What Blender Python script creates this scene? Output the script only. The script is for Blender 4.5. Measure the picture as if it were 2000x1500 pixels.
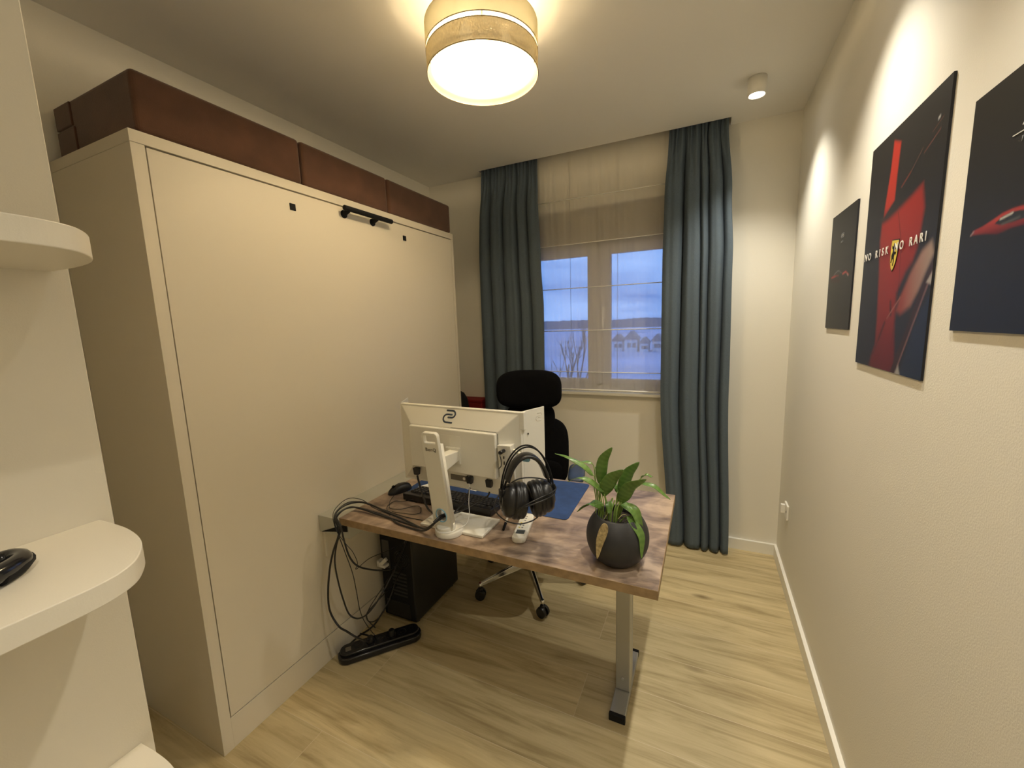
import bpy, bmesh, math, random
from mathutils import Vector, Matrix, noise
random.seed(7)
PI = math.pi
for o in list(bpy.data.objects): bpy.data.objects.remove(o)
C = bpy.context.scene.collection
SC = bpy.context.scene

# ------------------------------------------------------------------ camera
CAM = Vector((-0.4440, -2.8892, 1.4991)); YAW, PITCH, ROLL, FPX = 0.4408, -0.1437, -0.0335, 805.51
cd = bpy.data.cameras.new('camera'); cam = bpy.data.objects.new('camera', cd); C.objects.link(cam)
fw = Vector((-math.sin(YAW)*math.cos(PITCH), math.cos(YAW)*math.cos(PITCH), math.sin(PITCH)))
rt = Vector((math.cos(YAW), math.sin(YAW), 0)); up = rt.cross(fw)
r2 = math.cos(ROLL)*rt + math.sin(ROLL)*up; u2 = -math.sin(ROLL)*rt + math.cos(ROLL)*up
cam.matrix_world = Matrix(((r2.x, u2.x, -fw.x, CAM.x), (r2.y, u2.y, -fw.y, CAM.y), (r2.z, u2.z, -fw.z, CAM.z), (0, 0, 0, 1)))
cd.sensor_fit = 'HORIZONTAL'; cd.sensor_width = 36; cd.lens = FPX/2000*36; cd.clip_start = .02; cd.clip_end = 500
SC.camera = cam
SC.view_settings.view_transform = 'Standard'; SC.view_settings.look = 'None'
SC.view_settings.gamma = 1; SC.view_settings.use_curve_mapping = False
SC.view_settings.exposure = 0.58

# ------------------------------------------------------------------ light levels
LAMP_W = 20.0; LAMP_COL = (1.0, .775, .47)
SPOT_W = 33.5; SPOT_COL = (1.0, .93, .79)
SKY = 1.35

# world: cloudy blue dusk sky
w = bpy.data.worlds.new('world'); SC.world = w; w.use_nodes = True
nt = w.node_tree; nt.nodes.clear()
def N(nt, t, **k):
    n = nt.nodes.new(t)
    for a, b in k.items():
        if a in n.inputs.keys(): n.inputs[a].default_value = b
        else: setattr(n, a, b)
    return n
tc = N(nt, 'ShaderNodeTexCoord'); mp = N(nt, 'ShaderNodeMapping'); mp.inputs['Scale'].default_value = (1, 1, 5)
nz = N(nt, 'ShaderNodeTexNoise', Scale=3.2, Detail=6.0, Roughness=.55)
cr = N(nt, 'ShaderNodeValToRGB')
cr.color_ramp.elements[0].position = .33; cr.color_ramp.elements[0].color = (.07, .19, .56, 1)
cr.color_ramp.elements[1].position = .68; cr.color_ramp.elements[1].color = (.27, .46, .92, 1)
bg = N(nt, 'ShaderNodeBackground', Strength=SKY); wo = N(nt, 'ShaderNodeOutputWorld')
for a, b in ((tc.outputs['Generated'], mp.inputs[0]), (mp.outputs[0], nz.inputs['Vector']), (nz.outputs['Fac'], cr.inputs[0]), (cr.outputs[0], bg.inputs[0]), (bg.outputs[0], wo.inputs[0])):
    nt.links.new(a, b)

# ------------------------------------------------------------------ materials
MATS = {}
def mat(name, col, rough=.5, metal=0, bump=0, bscale=200, var=0, vscale=8, emit=None, estr=0, spec=.5, coat=0, trans=0, sheen=0):
    if name in MATS: return MATS[name]
    m = bpy.data.materials.new(name); m.use_nodes = True; t = m.node_tree; b = t.nodes['Principled BSDF']
    b.inputs['Base Color'].default_value = (*col, 1); b.inputs['Roughness'].default_value = rough; b.inputs['Metallic'].default_value = metal
    b.inputs['Specular IOR Level'].default_value = spec; b.inputs['Coat Weight'].default_value = coat
    b.inputs['Transmission Weight'].default_value = trans; b.inputs['Sheen Weight'].default_value = sheen
    tcn = N(t, 'ShaderNodeTexCoord')
    if var:
        n = N(t, 'ShaderNodeTexNoise', Scale=vscale, Detail=5.0); r = N(t, 'ShaderNodeValToRGB')
        t.links.new(tcn.outputs['Object'], n.inputs['Vector']); t.links.new(n.outputs['Fac'], r.inputs[0])
        r.color_ramp.elements[0].position = .3; r.color_ramp.elements[1].position = .7
        r.color_ramp.elements[0].color = (*[c*(1-var) for c in col], 1); r.color_ramp.elements[1].color = (*[min(1, c*(1+var)) for c in col], 1)
        t.links.new(r.outputs[0], b.inputs['Base Color'])
    if bump:
        n = N(t, 'ShaderNodeTexNoise', Scale=bscale, Detail=3.0); bp = N(t, 'ShaderNodeBump', Strength=bump, Distance=.002)
        t.links.new(tcn.outputs['Object'], n.inputs['Vector']); t.links.new(n.outputs['Fac'], bp.inputs['Height']); t.links.new(bp.outputs[0], b.inputs['Normal'])
    if emit: b.inputs['Emission Color'].default_value = (*emit, 1); b.inputs['Emission Strength'].default_value = estr
    MATS[name] = m; return m

M = dict(
 wall=mat('cream_wall_paint', (.85, .82, .73), .75, bump=.25, bscale=260),
 ceil=mat('ceiling_paint', (.88, .855, .79), .9, bump=.1, bscale=200),
 white=mat('white_trim_paint', (.90, .88, .81), .35),
 cab=mat('cream_laminate', (.76, .71, .60), .42, bump=.06, bscale=600),
 gap=mat('dark_gap', (.03, .022, .015), .9),
 black=mat('black_plastic', (.012, .012, .013), .35),
 matte=mat('matte_black', (.009, .009, .010), .75, spec=.25),
 gloss=mat('glossy_black', (.012, .012, .014), .12),
 foam=mat('black_mesh_fabric', (.005, .005, .006), .95, bump=.3, bscale=500, spec=.1),
 suede=mat('brown_suede', (.105, .047, .026), .95, var=.25, vscale=9, bump=.3, bscale=350, sheen=.3),
 curtain=mat('blue_grey_curtain', (.096, .128, .160), .9, bump=.35, bscale=900, var=.12, vscale=300),
 monitor=mat('white_plastic', (.80, .78, .70), .38),
 steel=mat('silver_painted_steel', (.42, .42, .40), .35, metal=.55),
 chrome=mat('chrome', (.75, .75, .75), .12, metal=1),
 mousepad=mat('blue_felt', (.022, .055, .165), .95, var=.2, vscale=25, bump=.3, bscale=600),
 pot=mat('anthracite_plastic', (.028, .028, .03), .55),
 soil=mat('dark_soil', (.02, .014, .01), .95, bump=1, bscale=150, var=.5, vscale=80),
 stem=mat('plant_stem', (.22, .33, .07), .5),
 dry=mat('dried_leaf', (.36, .27, .12), .8, var=.4, vscale=120),
 leafw=mat('wilted_leaf_stalk', (.45, .42, .2), .7),
 paper=mat('white_paper', (.85, .85, .83), .6),
 logo=mat('slate_logo', (.035, .05, .075), .4),
 grey=mat('grey_print', (.17, .15, .12), .5),
 ledge=mat('pale_grey_metal', (.50, .50, .44), .4, metal=.15),
 blue=mat('light_blue_plastic', (.22, .45, .62), .3),
 lcd=mat('dark_lcd', (.10, .115, .12), .25),
 yellow=mat('yellow_print', (.75, .58, .08), .5),
 red=mat('red_fabric', (.20, .006, .008), .7),
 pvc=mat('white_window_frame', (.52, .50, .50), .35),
 box=mat('shade_toned_shutter_box', (.36, .32, .25), .6),  # white box, with the shade of the window recess put into its colour
 navy=mat('navy_armrest', (.035, .055, .10), .4),
 rope=mat('cord_line', (.30, .30, .30), .7),
 navyp=mat('poster_edge', (.01, .01, .016), .5),
 textw=mat('white_lettering', (.80, .78, .74), .6),
 textg=mat('grey_lettering', (.22, .22, .22), .6),
 snow=mat('snowy_field', (.62, .56, .66), .95, var=.25, vscale=.06),
 trees=mat('distant_treeline', (.24, .26, .30), 1),
 house=mat('pale_house_wall', (.75, .73, .74), .9), roof=mat('grey_house_roof', (.30, .28, .30), .9),
 bark=mat('bare_tree_bark', (.12, .11, .12), 1),
)
def glass():
    m = bpy.data.materials.new('window_glass'); m.use_nodes = True; t = m.node_tree; t.nodes.clear()
    a = N(t, 'ShaderNodeBsdfTransparent', Color=(.93, .96, .97, 1)); g = N(t, 'ShaderNodeBsdfGlossy', Roughness=.02); f = N(t, 'ShaderNodeFresnel', IOR=1.45)
    mx = N(t, 'ShaderNodeMixShader'); o = N(t, 'ShaderNodeOutputMaterial')
    t.links.new(f.outputs[0], mx.inputs[0]); t.links.new(a.outputs[0], mx.inputs[1]); t.links.new(g.outputs[0], mx.inputs[2]); t.links.new(mx.outputs[0], o.inputs[0]); return m
M['glass'] = glass()
def sheer(name, col, alpha, trans=.5, wave=None, tcol=None):
    """thin fabric: see-through weave + diffuse + translucent"""
    m = bpy.data.materials.new(name); m.use_nodes = True; t = m.node_tree; t.nodes.clear()
    T = N(t, 'ShaderNodeBsdfTransparent'); D = N(t, 'ShaderNodeBsdfDiffuse', Color=(*col, 1)); L = N(t, 'ShaderNodeBsdfTranslucent', Color=(*(tcol or col), 1))
    m1 = N(t, 'ShaderNodeMixShader', Fac=trans); m2 = N(t, 'ShaderNodeMixShader', Fac=alpha); o = N(t, 'ShaderNodeOutputMaterial')
    t.links.new(D.outputs[0], m1.inputs[1]); t.links.new(L.outputs[0], m1.inputs[2]); t.links.new(T.outputs[0], m2.inputs[1]); t.links.new(m1.outputs[0], m2.inputs[2]); t.links.new(m2.outputs[0], o.inputs[0])
    if wave:
        tcn = N(t, 'ShaderNodeTexCoord'); mpn = N(t, 'ShaderNodeMapping'); mpn.inputs['Scale'].default_value = wave
        nn = N(t, 'ShaderNodeTexNoise', Scale=1.0, Detail=4.0); r = N(t, 'ShaderNodeValToRGB')
        r.color_ramp.elements[0].position = .35; r.color_ramp.elements[1].position = .65
        r.color_ramp.elements[0].color = (*[c*.12 for c in (tcol or col)], 1); r.color_ramp.elements[1].color = (*(tcol or col), 1)
        t.links.new(tcn.outputs['UV'], mpn.inputs[0]); t.links.new(mpn.outputs[0], nn.inputs['Vector']); t.links.new(nn.outputs['Fac'], r.inputs[0])
        t.links.new(r.outputs[0], L.inputs['Color'])
    return m
M['sheer'] = sheer('sheer_blind', (.88, .84, .74), .42, .25)
M['shade_up'] = sheer('linen_shade_upper', (.70, .62, .42), .90, .62, tcol=(.040, .035, .016))
M['shade_lo'] = sheer('linen_shade_lower', (.48, .40, .28), .975, .55, wave=(420, 7, 1), tcol=(.075, .060, .030))
M['cover'] = sheer('added_glow_cover', (.8, .75, .6), .74, .5, tcol=(.05, .05, .04))
M['inner'] = sheer('white_shade_lining', (.5, .48, .42), .35, .5)
M['disc'] = sheer('frosted_diffuser', (.9, .85, .7), .16, .8)

def wood_floor():
    m = bpy.data.materials.new('oak_plank_tiles'); m.use_nodes = True; t = m.node_tree; b = t.nodes['Principled BSDF']
    tcn = N(t, 'ShaderNodeTexCoord'); mpn = N(t, 'ShaderNodeMapping'); mpn.inputs['Location'].default_value = (1.714+1.708*4+.854, 1.3400+.2142*20, 0)
    br = N(t, 'ShaderNodeTexBrick', offset=.5, offset_frequency=2, squash=1.0)
    br.inputs['Scale'].default_value = 1; br.inputs['Brick Width'].default_value = 1.708; br.inputs['Row Height'].default_value = .2142
    br.inputs['Mortar Size'].default_value = .0012; br.inputs['Mortar Smooth'].default_value = .2; br.inputs['Bias'].default_value = 0
    br.inputs['Color1'].default_value = (0, 0, 0, 1); br.inputs['Color2'].default_value = (1, 1, 1, 1); br.inputs['Mortar'].default_value = (.5, .5, .5, 1)
    t.links.new(tcn.outputs['Object'], mpn.inputs[0]); t.links.new(mpn.outputs[0], br.inputs['Vector'])
    # per-plank shift of the grain
    sh = N(t, 'ShaderNodeVectorMath', operation='MULTIPLY_ADD'); sh.inputs[1].default_value = (7, 5, 3)
    t.links.new(br.outputs['Color'], sh.inputs[0]); t.links.new(tcn.outputs['Object'], sh.inputs[2])
    g = N(t, 'ShaderNodeMapping'); g.inputs['Scale'].default_value = (1.6, 16, 1)
    t.links.new(sh.outputs[0], g.inputs[0])
    n1 = N(t, 'ShaderNodeTexNoise', Scale=1.3, Detail=9.0, Roughness=.62, Distortion=.6); t.links.new(g.outputs[0], n1.inputs['Vector'])
    g2 = N(t, 'ShaderNodeMapping'); g2.inputs['Scale'].default_value = (4, 110, 1); t.links.new(sh.outputs[0], g2.inputs[0])
    n2 = N(t, 'ShaderNodeTexNoise', Scale=1.0, Detail=4.0); t.links.new(g2.outputs[0], n2.inputs['Vector'])
    r = N(t, 'ShaderNodeValToRGB'); e = r.color_ramp.elements
    e[0].position = .28; e[0].color = (.36, .275, .135, 1); e[1].position = .70; e[1].color = (.70, .585, .345, 1)
    x = e.new(.5); x.color = (.58, .475, .265, 1)
    ad = N(t, 'ShaderNodeMath', operation='MULTIPLY_ADD'); ad.inputs[1].default_value = .22; t.links.new(n2.outputs['Fac'], ad.inputs[0]); 
    sb = N(t, 'ShaderNodeMath', operation='SUBTRACT'); sb.inputs[1].default_value = .11; t.links.new(n1.outputs['Fac'], sb.inputs[0]); t.links.new(sb.outputs[0], ad.inputs[2]); t.links.new(ad.outputs[0], r.inputs[0])
    # knots
    v = N(t, 'ShaderNodeTexVoronoi', Scale=1.0); gk = N(t, 'ShaderNodeMapping'); gk.inputs['Scale'].default_value = (1.5, 4.2, 1); t.links.new(sh.outputs[0], gk.inputs[0]); t.links.new(gk.outputs[0], v.inputs['Vector'])
    kr = N(t, 'ShaderNodeValToRGB'); kr.color_ramp.elements[0].position = .02; kr.color_ramp.elements[0].color = (.28, .22, .16, 1); kr.color_ramp.elements[1].position = .10; kr.color_ramp.elements[1].color = (1, 1, 1, 1)
    t.links.new(v.outputs['Distance'], kr.inputs[0])
    mk = N(t, 'ShaderNodeMixRGB', blend_type='MULTIPLY'); mk.inputs[0].default_value = .8; t.links.new(r.outputs[0], mk.inputs[1]); t.links.new(kr.outputs[0], mk.inputs[2])
    # plank tone
    tn = N(t, 'ShaderNodeMixRGB', blend_type='MULTIPLY'); tn.inputs[0].default_value = .22; t.links.new(mk.outputs[0], tn.inputs[1]); t.links.new(br.outputs['Color'], tn.inputs[2])
    mm = N(t, 'ShaderNodeMixRGB'); mm.inputs[2].default_value = (.62, .53, .36, 1); t.links.new(br.outputs['Fac'], mm.inputs[0]); t.links.new(tn.outputs[0], mm.inputs[1])
    t.links.new(mm.outputs[0], b.inputs['Base Color']); b.inputs['Roughness'].default_value = .48
    bp = N(t, 'ShaderNodeBump', Strength=.12, Distance=.002); t.links.new(n2.outputs['Fac'], bp.inputs['Height']); t.links.new(bp.outputs[0], b.inputs['Normal'])
    return m
M['floor'] = wood_floor()
def desk_wood():
    m = bpy.data.materials.new('brown_oak_worktop'); m.use_nodes = True; t = m.node_tree; b = t.nodes['Principled BSDF']
    tcn = N(t, 'ShaderNodeTexCoord'); g = N(t, 'ShaderNodeMapping'); g.inputs['Scale'].default_value = (2.6, 13, 13); t.links.new(tcn.outputs['Object'], g.inputs[0])
    n1 = N(t, 'ShaderNodeTexNoise', Scale=1.0, Detail=8.0, Roughness=.6, Distortion=1.6); t.links.new(g.outputs[0], n1.inputs['Vector'])
    n3 = N(t, 'ShaderNodeTexNoise', Scale=5.5, Detail=6.0, Distortion=2.0); t.links.new(tcn.outputs['Object'], n3.inputs['Vector'])
    mx = N(t, 'ShaderNodeMath', operation='MULTIPLY_ADD'); mx.inputs[1].default_value = .55; t.links.new(n3.outputs['Fac'], mx.inputs[0])
    ml = N(t, 'ShaderNodeMath', operation='MULTIPLY'); ml.inputs[1].default_value = .45; t.links.new(n1.outputs['Fac'], ml.inputs[0]); t.links.new(ml.outputs[0], mx.inputs[2])
    r = N(t, 'ShaderNodeValToRGB'); e = r.color_ramp.elements
    e[0].position = .36; e[0].color = (.135, .095, .072, 1); e[1].position = .62; e[1].color = (.50, .375, .27, 1); x = e.new(.50); x.color = (.32, .235, .17, 1)
    t.links.new(mx.outputs[0], r.inputs[0]); t.links.new(r.outputs[0], b.inputs['Base Color']); b.inputs['Roughness'].default_value = .38
    return m
M['desk'] = desk_wood()
M['deskedge'] = mat('oak_edge_band', (.30, .20, .10), .5, var=.25, vscale=30)
def leafmat():
    m = bpy.data.materials.new('green_leaf'); m.use_nodes = True; t = m.node_tree; b = t.nodes['Principled BSDF']
    tcn = N(t, 'ShaderNodeTexCoord'); wv = N(t, 'ShaderNodeTexWave', Scale=3.2, Distortion=1.5, wave_type='BANDS'); wv.bands_direction = 'Y'
    n = N(t, 'ShaderNodeTexNoise', Scale=6.0); r = N(t, 'ShaderNodeValToRGB'); e = r.color_ramp.elements
    e[0].position = .25; e[0].color = (.040, .11, .016, 1); e[1].position = .85; e[1].color = (.17, .285, .06, 1)
    mx = N(t, 'ShaderNodeMath', operation='MULTIPLY_ADD'); mx.inputs[1].default_value = .12
    t.links.new(tcn.outputs['UV'], wv.inputs['Vector']); t.links.new(tcn.outputs['Object'], n.inputs['Vector'])
    t.links.new(wv.outputs['Fac'], mx.inputs[0]); h = N(t, 'ShaderNodeMath', operation='MULTIPLY'); h.inputs[1].default_value = 1.0; t.links.new(n.outputs['Fac'], h.inputs[0]); t.links.new(h.outputs[0], mx.inputs[2])
    t.links.new(mx.outputs[0], r.inputs[0]); t.links.new(r.outputs[0], b.inputs['Base Color']); b.inputs['Roughness'].default_value = .32
    return m
M['leaf'] = leafmat()
def vcmat(name, rough=.45):
    m = bpy.data.materials.new(name); m.use_nodes = True; t = m.node_tree; b = t.nodes['Principled BSDF']
    a = N(t, 'ShaderNodeVertexColor', layer_name='print'); t.links.new(a.outputs[0], b.inputs['Base Color']); b.inputs['Roughness'].default_value = rough; return m
M['print'] = vcmat('printed_poster')

# ------------------------------------------------------------------ mesh helpers (world coordinates in, local out)
def smooth(P, n=8, closed=False):
    P = [Vector(p) for p in P]; out = []
    if len(P) < 3: return P
    K = len(P)
    for i in range(K if closed else K-1):
        g = (lambda j: P[j % K]) if closed else (lambda j: P[max(0, min(K-1, j))])
        a, b, c, d = g(i-1), g(i), g(i+1), g(i+2)
        for k in range(n):
            t = k/n; out.append(.5*((2*b)+(-a+c)*t+(2*a-5*b+4*c-d)*t*t+(-a+3*b-3*c+d)*t**3))
    if not closed: out.append(P[-1])
    return out
class MB:
    def __init__(s, X=None): s.v = []; s.f = []; s.sm = []; s.X = X or Matrix(); s.uv = {}
    def add(s, vs, fs, sm=False):
        k = len(s.v); s.v += [s.X @ Vector(p) for p in vs]; s.f += [[i+k for i in f] for f in fs]; s.sm += [sm]*len(fs); return s
    def box(s, a, b):
        x0, y0, z0 = [min(p, q) for p, q in zip(a, b)]; x1, y1, z1 = [max(p, q) for p, q in zip(a, b)]
        return s.add([(x0,y0,z0),(x1,y0,z0),(x1,y1,z0),(x0,y1,z0),(x0,y0,z1),(x1,y0,z1),(x1,y1,z1),(x0,y1,z1)],
                     [(0,3,2,1),(4,5,6,7),(0,1,5,4),(1,2,6,5),(2,3,7,6),(3,0,4,7)])
    def hexa(s, P): return s.add(P, [(0,3,2,1),(4,5,6,7),(0,1,5,4),(1,2,6,5),(2,3,7,6),(3,0,4,7)])
    def cyl(s, a, b, r, r2=None, n=24, caps=True):
        a, b = Vector(a), Vector(b); r2 = r if r2 is None else r2; d = (b-a).normalized(); u = d.orthogonal().normalized(); w = d.cross(u)
        vs = [a+(u*math.cos(2*PI*i/n)+w*math.sin(2*PI*i/n))*r for i in range(n)]+[b+(u*math.cos(2*PI*i/n)+w*math.sin(2*PI*i/n))*r2 for i in range(n)]
        k = len(s.v); s.add(vs, [(i, (i+1) % n, n+(i+1) % n, n+i) for i in range(n)], True)
        if caps: 
            s.f += [[k+i for i in reversed(range(n))], [k+n+i for i in range(n)]]; s.sm += [False]*2
        return s
    def tube(s, P, r, n=8, closed=False, sm=8, flat=None):
        P = smooth(P, sm, closed) if sm else [Vector(p) for p in P]; K = len(P); R = r if callable(r) else (lambda t: r)
        u = None; rings = []
        for i in range(K):
            d = ((P[(i+1) % K]-P[i-1]) if closed else (P[min(K-1, i+1)]-P[max(0, i-1)])).normalized()
            if u is None: u = d.orthogonal().normalized()
            u = (u-d*u.dot(d)).normalized(); w = d.cross(u); q = R(i/(K-1))
            rings.append([P[i]+(u*math.cos(2*PI*j/n)+w*math.sin(2*PI*j/n))*q for j in range(n)])
        vs = [p for g in rings for p in g]; fs = []
        for i in range(K if closed else K-1):
            for j in range(n): fs.append((i*n+j, i*n+(j+1) % n, ((i+1) % K)*n+(j+1) % n, ((i+1) % K)*n+j))
        s.add(vs, fs, True)
        if not closed:
            k = len(s.v)-len(vs); s.f += [[k+j for j in reversed(range(n))], [k+(K-1)*n+j for j in range(n)]]; s.sm += [True]*2
        return s
    def lathe(s, prof, c=(0,0,0), n=40, capb=False, capt=False):
        c = Vector(c); vs = []
        for r, z in prof: vs += [c+Vector((r*math.cos(2*PI*j/n), r*math.sin(2*PI*j/n), z)) for j in range(n)]
        fs = [(i*n+j, i*n+(j+1) % n, (i+1)*n+(j+1) % n, (i+1)*n+j) for i in range(len(prof)-1) for j in range(n)]
        k = len(s.v); s.add(vs, fs, True)
        if capb: s.f.append([k+j for j in reversed(range(n))]); s.sm.append(False)
        if capt: s.f.append([k+(len(prof)-1)*n+j for j in range(n)]); s.sm.append(False)
        return s
    def prism(s, pts, h0, h1, ax='z'):
        """polygon extruded along an axis"""
        f = {'z': lambda p, h: (p[0], p[1], h), 'y': lambda p, h: (p[0], h, p[1]), 'x': lambda p, h: (h, p[0], p[1])}[ax]
        n = len(pts); return s.add([f(p, h0) for p in pts]+[f(p, h1) for p in pts], [list(reversed(range(n))), list(range(n, 2*n))]+[(i, (i+1) % n, n+(i+1) % n, n+i) for i in range(n)])
    def grid(s, fn, nu, nv, sm=True, uv=True):
        k = len(s.v); vs = [fn(i/nu, j/nv) for j in range(nv+1) for i in range(nu+1)]
        s.add(vs, [(j*(nu+1)+i, j*(nu+1)+i+1, (j+1)*(nu+1)+i+1, (j+1)*(nu+1)+i) for j in range(nv) for i in range(nu)], sm)
        for j in range(nv+1):
            for i in range(nu+1): s.uv[k+j*(nu+1)+i] = (i/nu, j/nv)
        return s
    def build(s, name, m, parent=None, bevel=0, seg=2, sub=0, solid=0, fixn=True):
        me = bpy.data.meshes.new(name); ob = bpy.data.objects.new(name, me); C.objects.link(ob)
        inv = Matrix()
        if parent is not None: ob.parent = parent; inv = WM(parent).inverted()
        me.from_pydata([inv @ p for p in s.v], [], s.f)
        me.polygons.foreach_set('use_smooth', s.sm)
        if s.uv:
            l = me.uv_layers.new(name='UVMap')
            for lp in me.loops: l.data[lp.index].uv = s.uv.get(lp.vertex_index, (0, 0))
        me.materials.append(M[m] if isinstance(m, str) else m)
        if fixn:
            b = bmesh.new(); b.from_mesh(me); bmesh.ops.recalc_face_normals(b, faces=b.faces); b.to_mesh(me); b.free()
        if bevel: q = ob.modifiers.new('bevel', 'BEVEL'); q.width = bevel; q.segments = seg; q.limit_method = 'ANGLE'; q.angle_limit = .6
        if solid: q = ob.modifiers.new('solid', 'SOLIDIFY'); q.thickness = solid; q.offset = 0
        if sub: q = ob.modifiers.new('sub', 'SUBSURF'); q.levels = sub; q.render_levels = sub
        return ob
def WM(o):
    m = Matrix.LocRotScale(o.location, o.rotation_euler, o.scale)
    return WM(o.parent) @ m if o.parent else m
def tag(o, label=None, cat=None, group=None, kind=None):
    if label: o['label'] = label
    if cat: o['category'] = cat
    if group: o['group'] = group
    if kind: o['kind'] = kind
    return o
def thing(name, label, cat, loc, rz=0, group=None):
    o = bpy.data.objects.new(name, None); C.objects.link(o); o.location = loc; o.rotation_euler = (0, 0, rz); o.empty_display_size = .05
    return tag(o, label, cat, group)
def struct(o): o['kind'] = 'structure'; return o
def dup(root, dmat, label=None):
    """copy of a thing with its parts and sub-parts, moved by dmat"""
    r = root.copy(); C.objects.link(r); r.matrix_basis = dmat @ root.matrix_basis
    if label: r['label'] = label
    for ch in list(root.children):
        c = ch.copy(); C.objects.link(c); c.parent = r
        for g in list(ch.children):
            d = g.copy(); C.objects.link(d); d.parent = c
    return r
def rrect(x0, z0, x1, z1, r, n=5):
    P = []
    for cx, cz, a in ((x1-r, z1-r, 0), (x0+r, z1-r, 90), (x0+r, z0+r, 180), (x1-r, z0+r, 270)):
        P += [(cx+r*math.cos(math.radians(a+90*k/n)), cz+r*math.sin(math.radians(a+90*k/n))) for k in range(n+1)]
    return P
def from_curve(cu, name, m, parent, X):
    """2D outlines with holes or text -> solid mesh placed by X (local XY is the face, +Z its normal)"""
    t = bpy.data.objects.new('tmp', cu); C.objects.link(t)
    bpy.context.view_layer.update(); dg = bpy.context.evaluated_depsgraph_get()
    me = bpy.data.meshes.new_from_object(t.evaluated_get(dg)); bpy.data.objects.remove(t); bpy.data.curves.remove(cu)
    me.name = name; me.materials.clear(); me.materials.append(M[m] if isinstance(m, str) else m)
    inv = WM(parent).inverted() if parent is not None else Matrix(); me.transform(inv @ X)
    o = bpy.data.objects.new(name, me); C.objects.link(o); o.parent = parent; return o
def plate(outs, d, name, m, parent, X, bev=0):
    cu = bpy.data.curves.new('c', 'CURVE'); cu.dimensions = '2D'; cu.fill_mode = 'BOTH'; cu.extrude = d/2-bev; cu.bevel_depth = bev; cu.bevel_resolution = 1
    for P in outs:
        s = cu.splines.new('POLY'); s.points.add(len(P)-1); s.use_cyclic_u = True
        for i, p in enumerate(P): s.points[i].co = (p[0], p[1], 0, 1)
    return from_curve(cu, name, m, parent, X)
def text(body, size, name, m, parent, X, space=1, extr=.0004, align='CENTER', off=0):
    cu = bpy.data.curves.new('t', 'FONT'); cu.body = body; cu.size = size; cu.extrude = extr; cu.space_character = space; cu.align_x = align; cu.align_y = 'CENTER'; cu.offset = off
    return from_curve(cu, name, m, parent, X)
def frame(o, x, y):
    x = Vector(x).normalized(); y = Vector(y).normalized(); z = x.cross(y); o = Vector(o)
    return Matrix(((x.x, y.x, z.x, o.x), (x.y, y.y, z.y, o.y), (x.z, y.z, z.z, o.z), (0, 0, 0, 1)))

# ------------------------------------------------------------------ room shell
XL, H, YF = -2.479, 2.6, -4.1
struct(MB().box((XL-.15, YF-.15, -.1), (.15, .3, 0)).build('floor', 'floor'))
SX0, SX1, SY = -1.972, -.352, -.106      # curtain slot in the ceiling
c = MB(); c.box((XL-.15, YF-.15, H), (.15, SY, H+.04)); c.box((XL-.15, SY, H), (SX0, .3, H+.04)); c.box((SX1, SY, H), (.15, .3, H+.04))
c.box((SX0-.02, SY-.02, H+.04), (SX0, 0, H+.14)); c.box((SX1, SY-.02, H+.04), (SX1+.02, 0, H+.14)); c.box((SX0, SY-.02, H+.04), (SX1, SY, H+.14)); c.box((SX0-.02, SY-.02, H+.14), (SX1+.02, .1, H+.16))
struct(c.build('ceiling', 'ceil'))
WX0, WX1, WZ0, WZ1 = -1.76, -.52, .995, 2.268
b = MB(); b.box((XL-.15, 0, 0), (WX0, .3, H+.14)); b.box((WX1, 0, 0), (.15, .3, H+.14)); b.box((WX0, 0, 0), (WX1, .3, WZ0)); b.box((WX0, 0, WZ1), (WX1, .3, H+.14))
struct(b.build('wall_back', 'wall'))
struct(MB().box((0, YF, 0), (.15, 0, H)).build('wall_right', 'wall'))
struct(MB().box((XL-.15, YF, 0), (XL, 0, H)).build('wall_left', 'wall'))
struct(MB().box((XL-.15, YF-.15, 0), (.15, YF, H)).build('wall_front', 'wall'))
struct(MB().prism([(0, 0), (-.0155, 0), (-.0155, .069), (-.0145, .0705), (0, .0705)], SX0-.5, 0, 'x').build('baseboard_back', 'white'))
struct(MB().prism([(0, 0), (-.0155, 0), (-.0155, .069), (-.0145, .0705), (0, .0705)], YF, -.015, 'y').build('baseboard_right', 'white'))

# window
win = struct(thing('window_1', None, None, (-1.14, .12, WZ0)))
f = MB(); Y0, Y1 = .10, .17; fz0, fz1 = 1.03, 2.04
f.box((WX0, Y0, WZ0), (WX1, Y1, fz0+.02)); f.box((WX0, Y0, fz1-.04), (WX1, Y1, fz1)); f.box((WX0, Y0, fz0), (WX0+.05, Y1, fz1)); f.box((WX1-.05, Y0, fz0), (WX1, Y1, fz1)); f.box((-1.165, Y0, fz0), (-1.12, Y1, fz1))
f.build('window_frame', 'pvc', win, .004)
for x0, x1 in ((WX0+.04, -1.135), (-1.15, WX1-.04)):
    gx0, gx1 = (x0+.075, -1.225) if x0 < -1.5 else (-1.058, x1-.075)
    s = MB(); s.box((x0, Y0-.012, fz0+.02), (x1, Y0+.03, 1.085)); s.box((x0, Y0-.012, 1.962), (x1, Y0+.03, fz1-.02)); s.box((x0, Y0-.012, 1.085), (gx0, Y0+.03, 1.962)); s.box((gx1, Y0-.012, 1.085), (x1 if x0 > -1.5 else -1.143, Y0+.03, 1.962))
    s.build('window_sash', 'pvc', win, .006)
    MB().box((gx0-.01, .118, 1.075), (gx1+.01, .124, 1.972)).build('window_pane', 'glass', win)
MB().box((WX0, .05, fz1), (WX1, .2, WZ1)).build('shutter_box', 'box', win)
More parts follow.
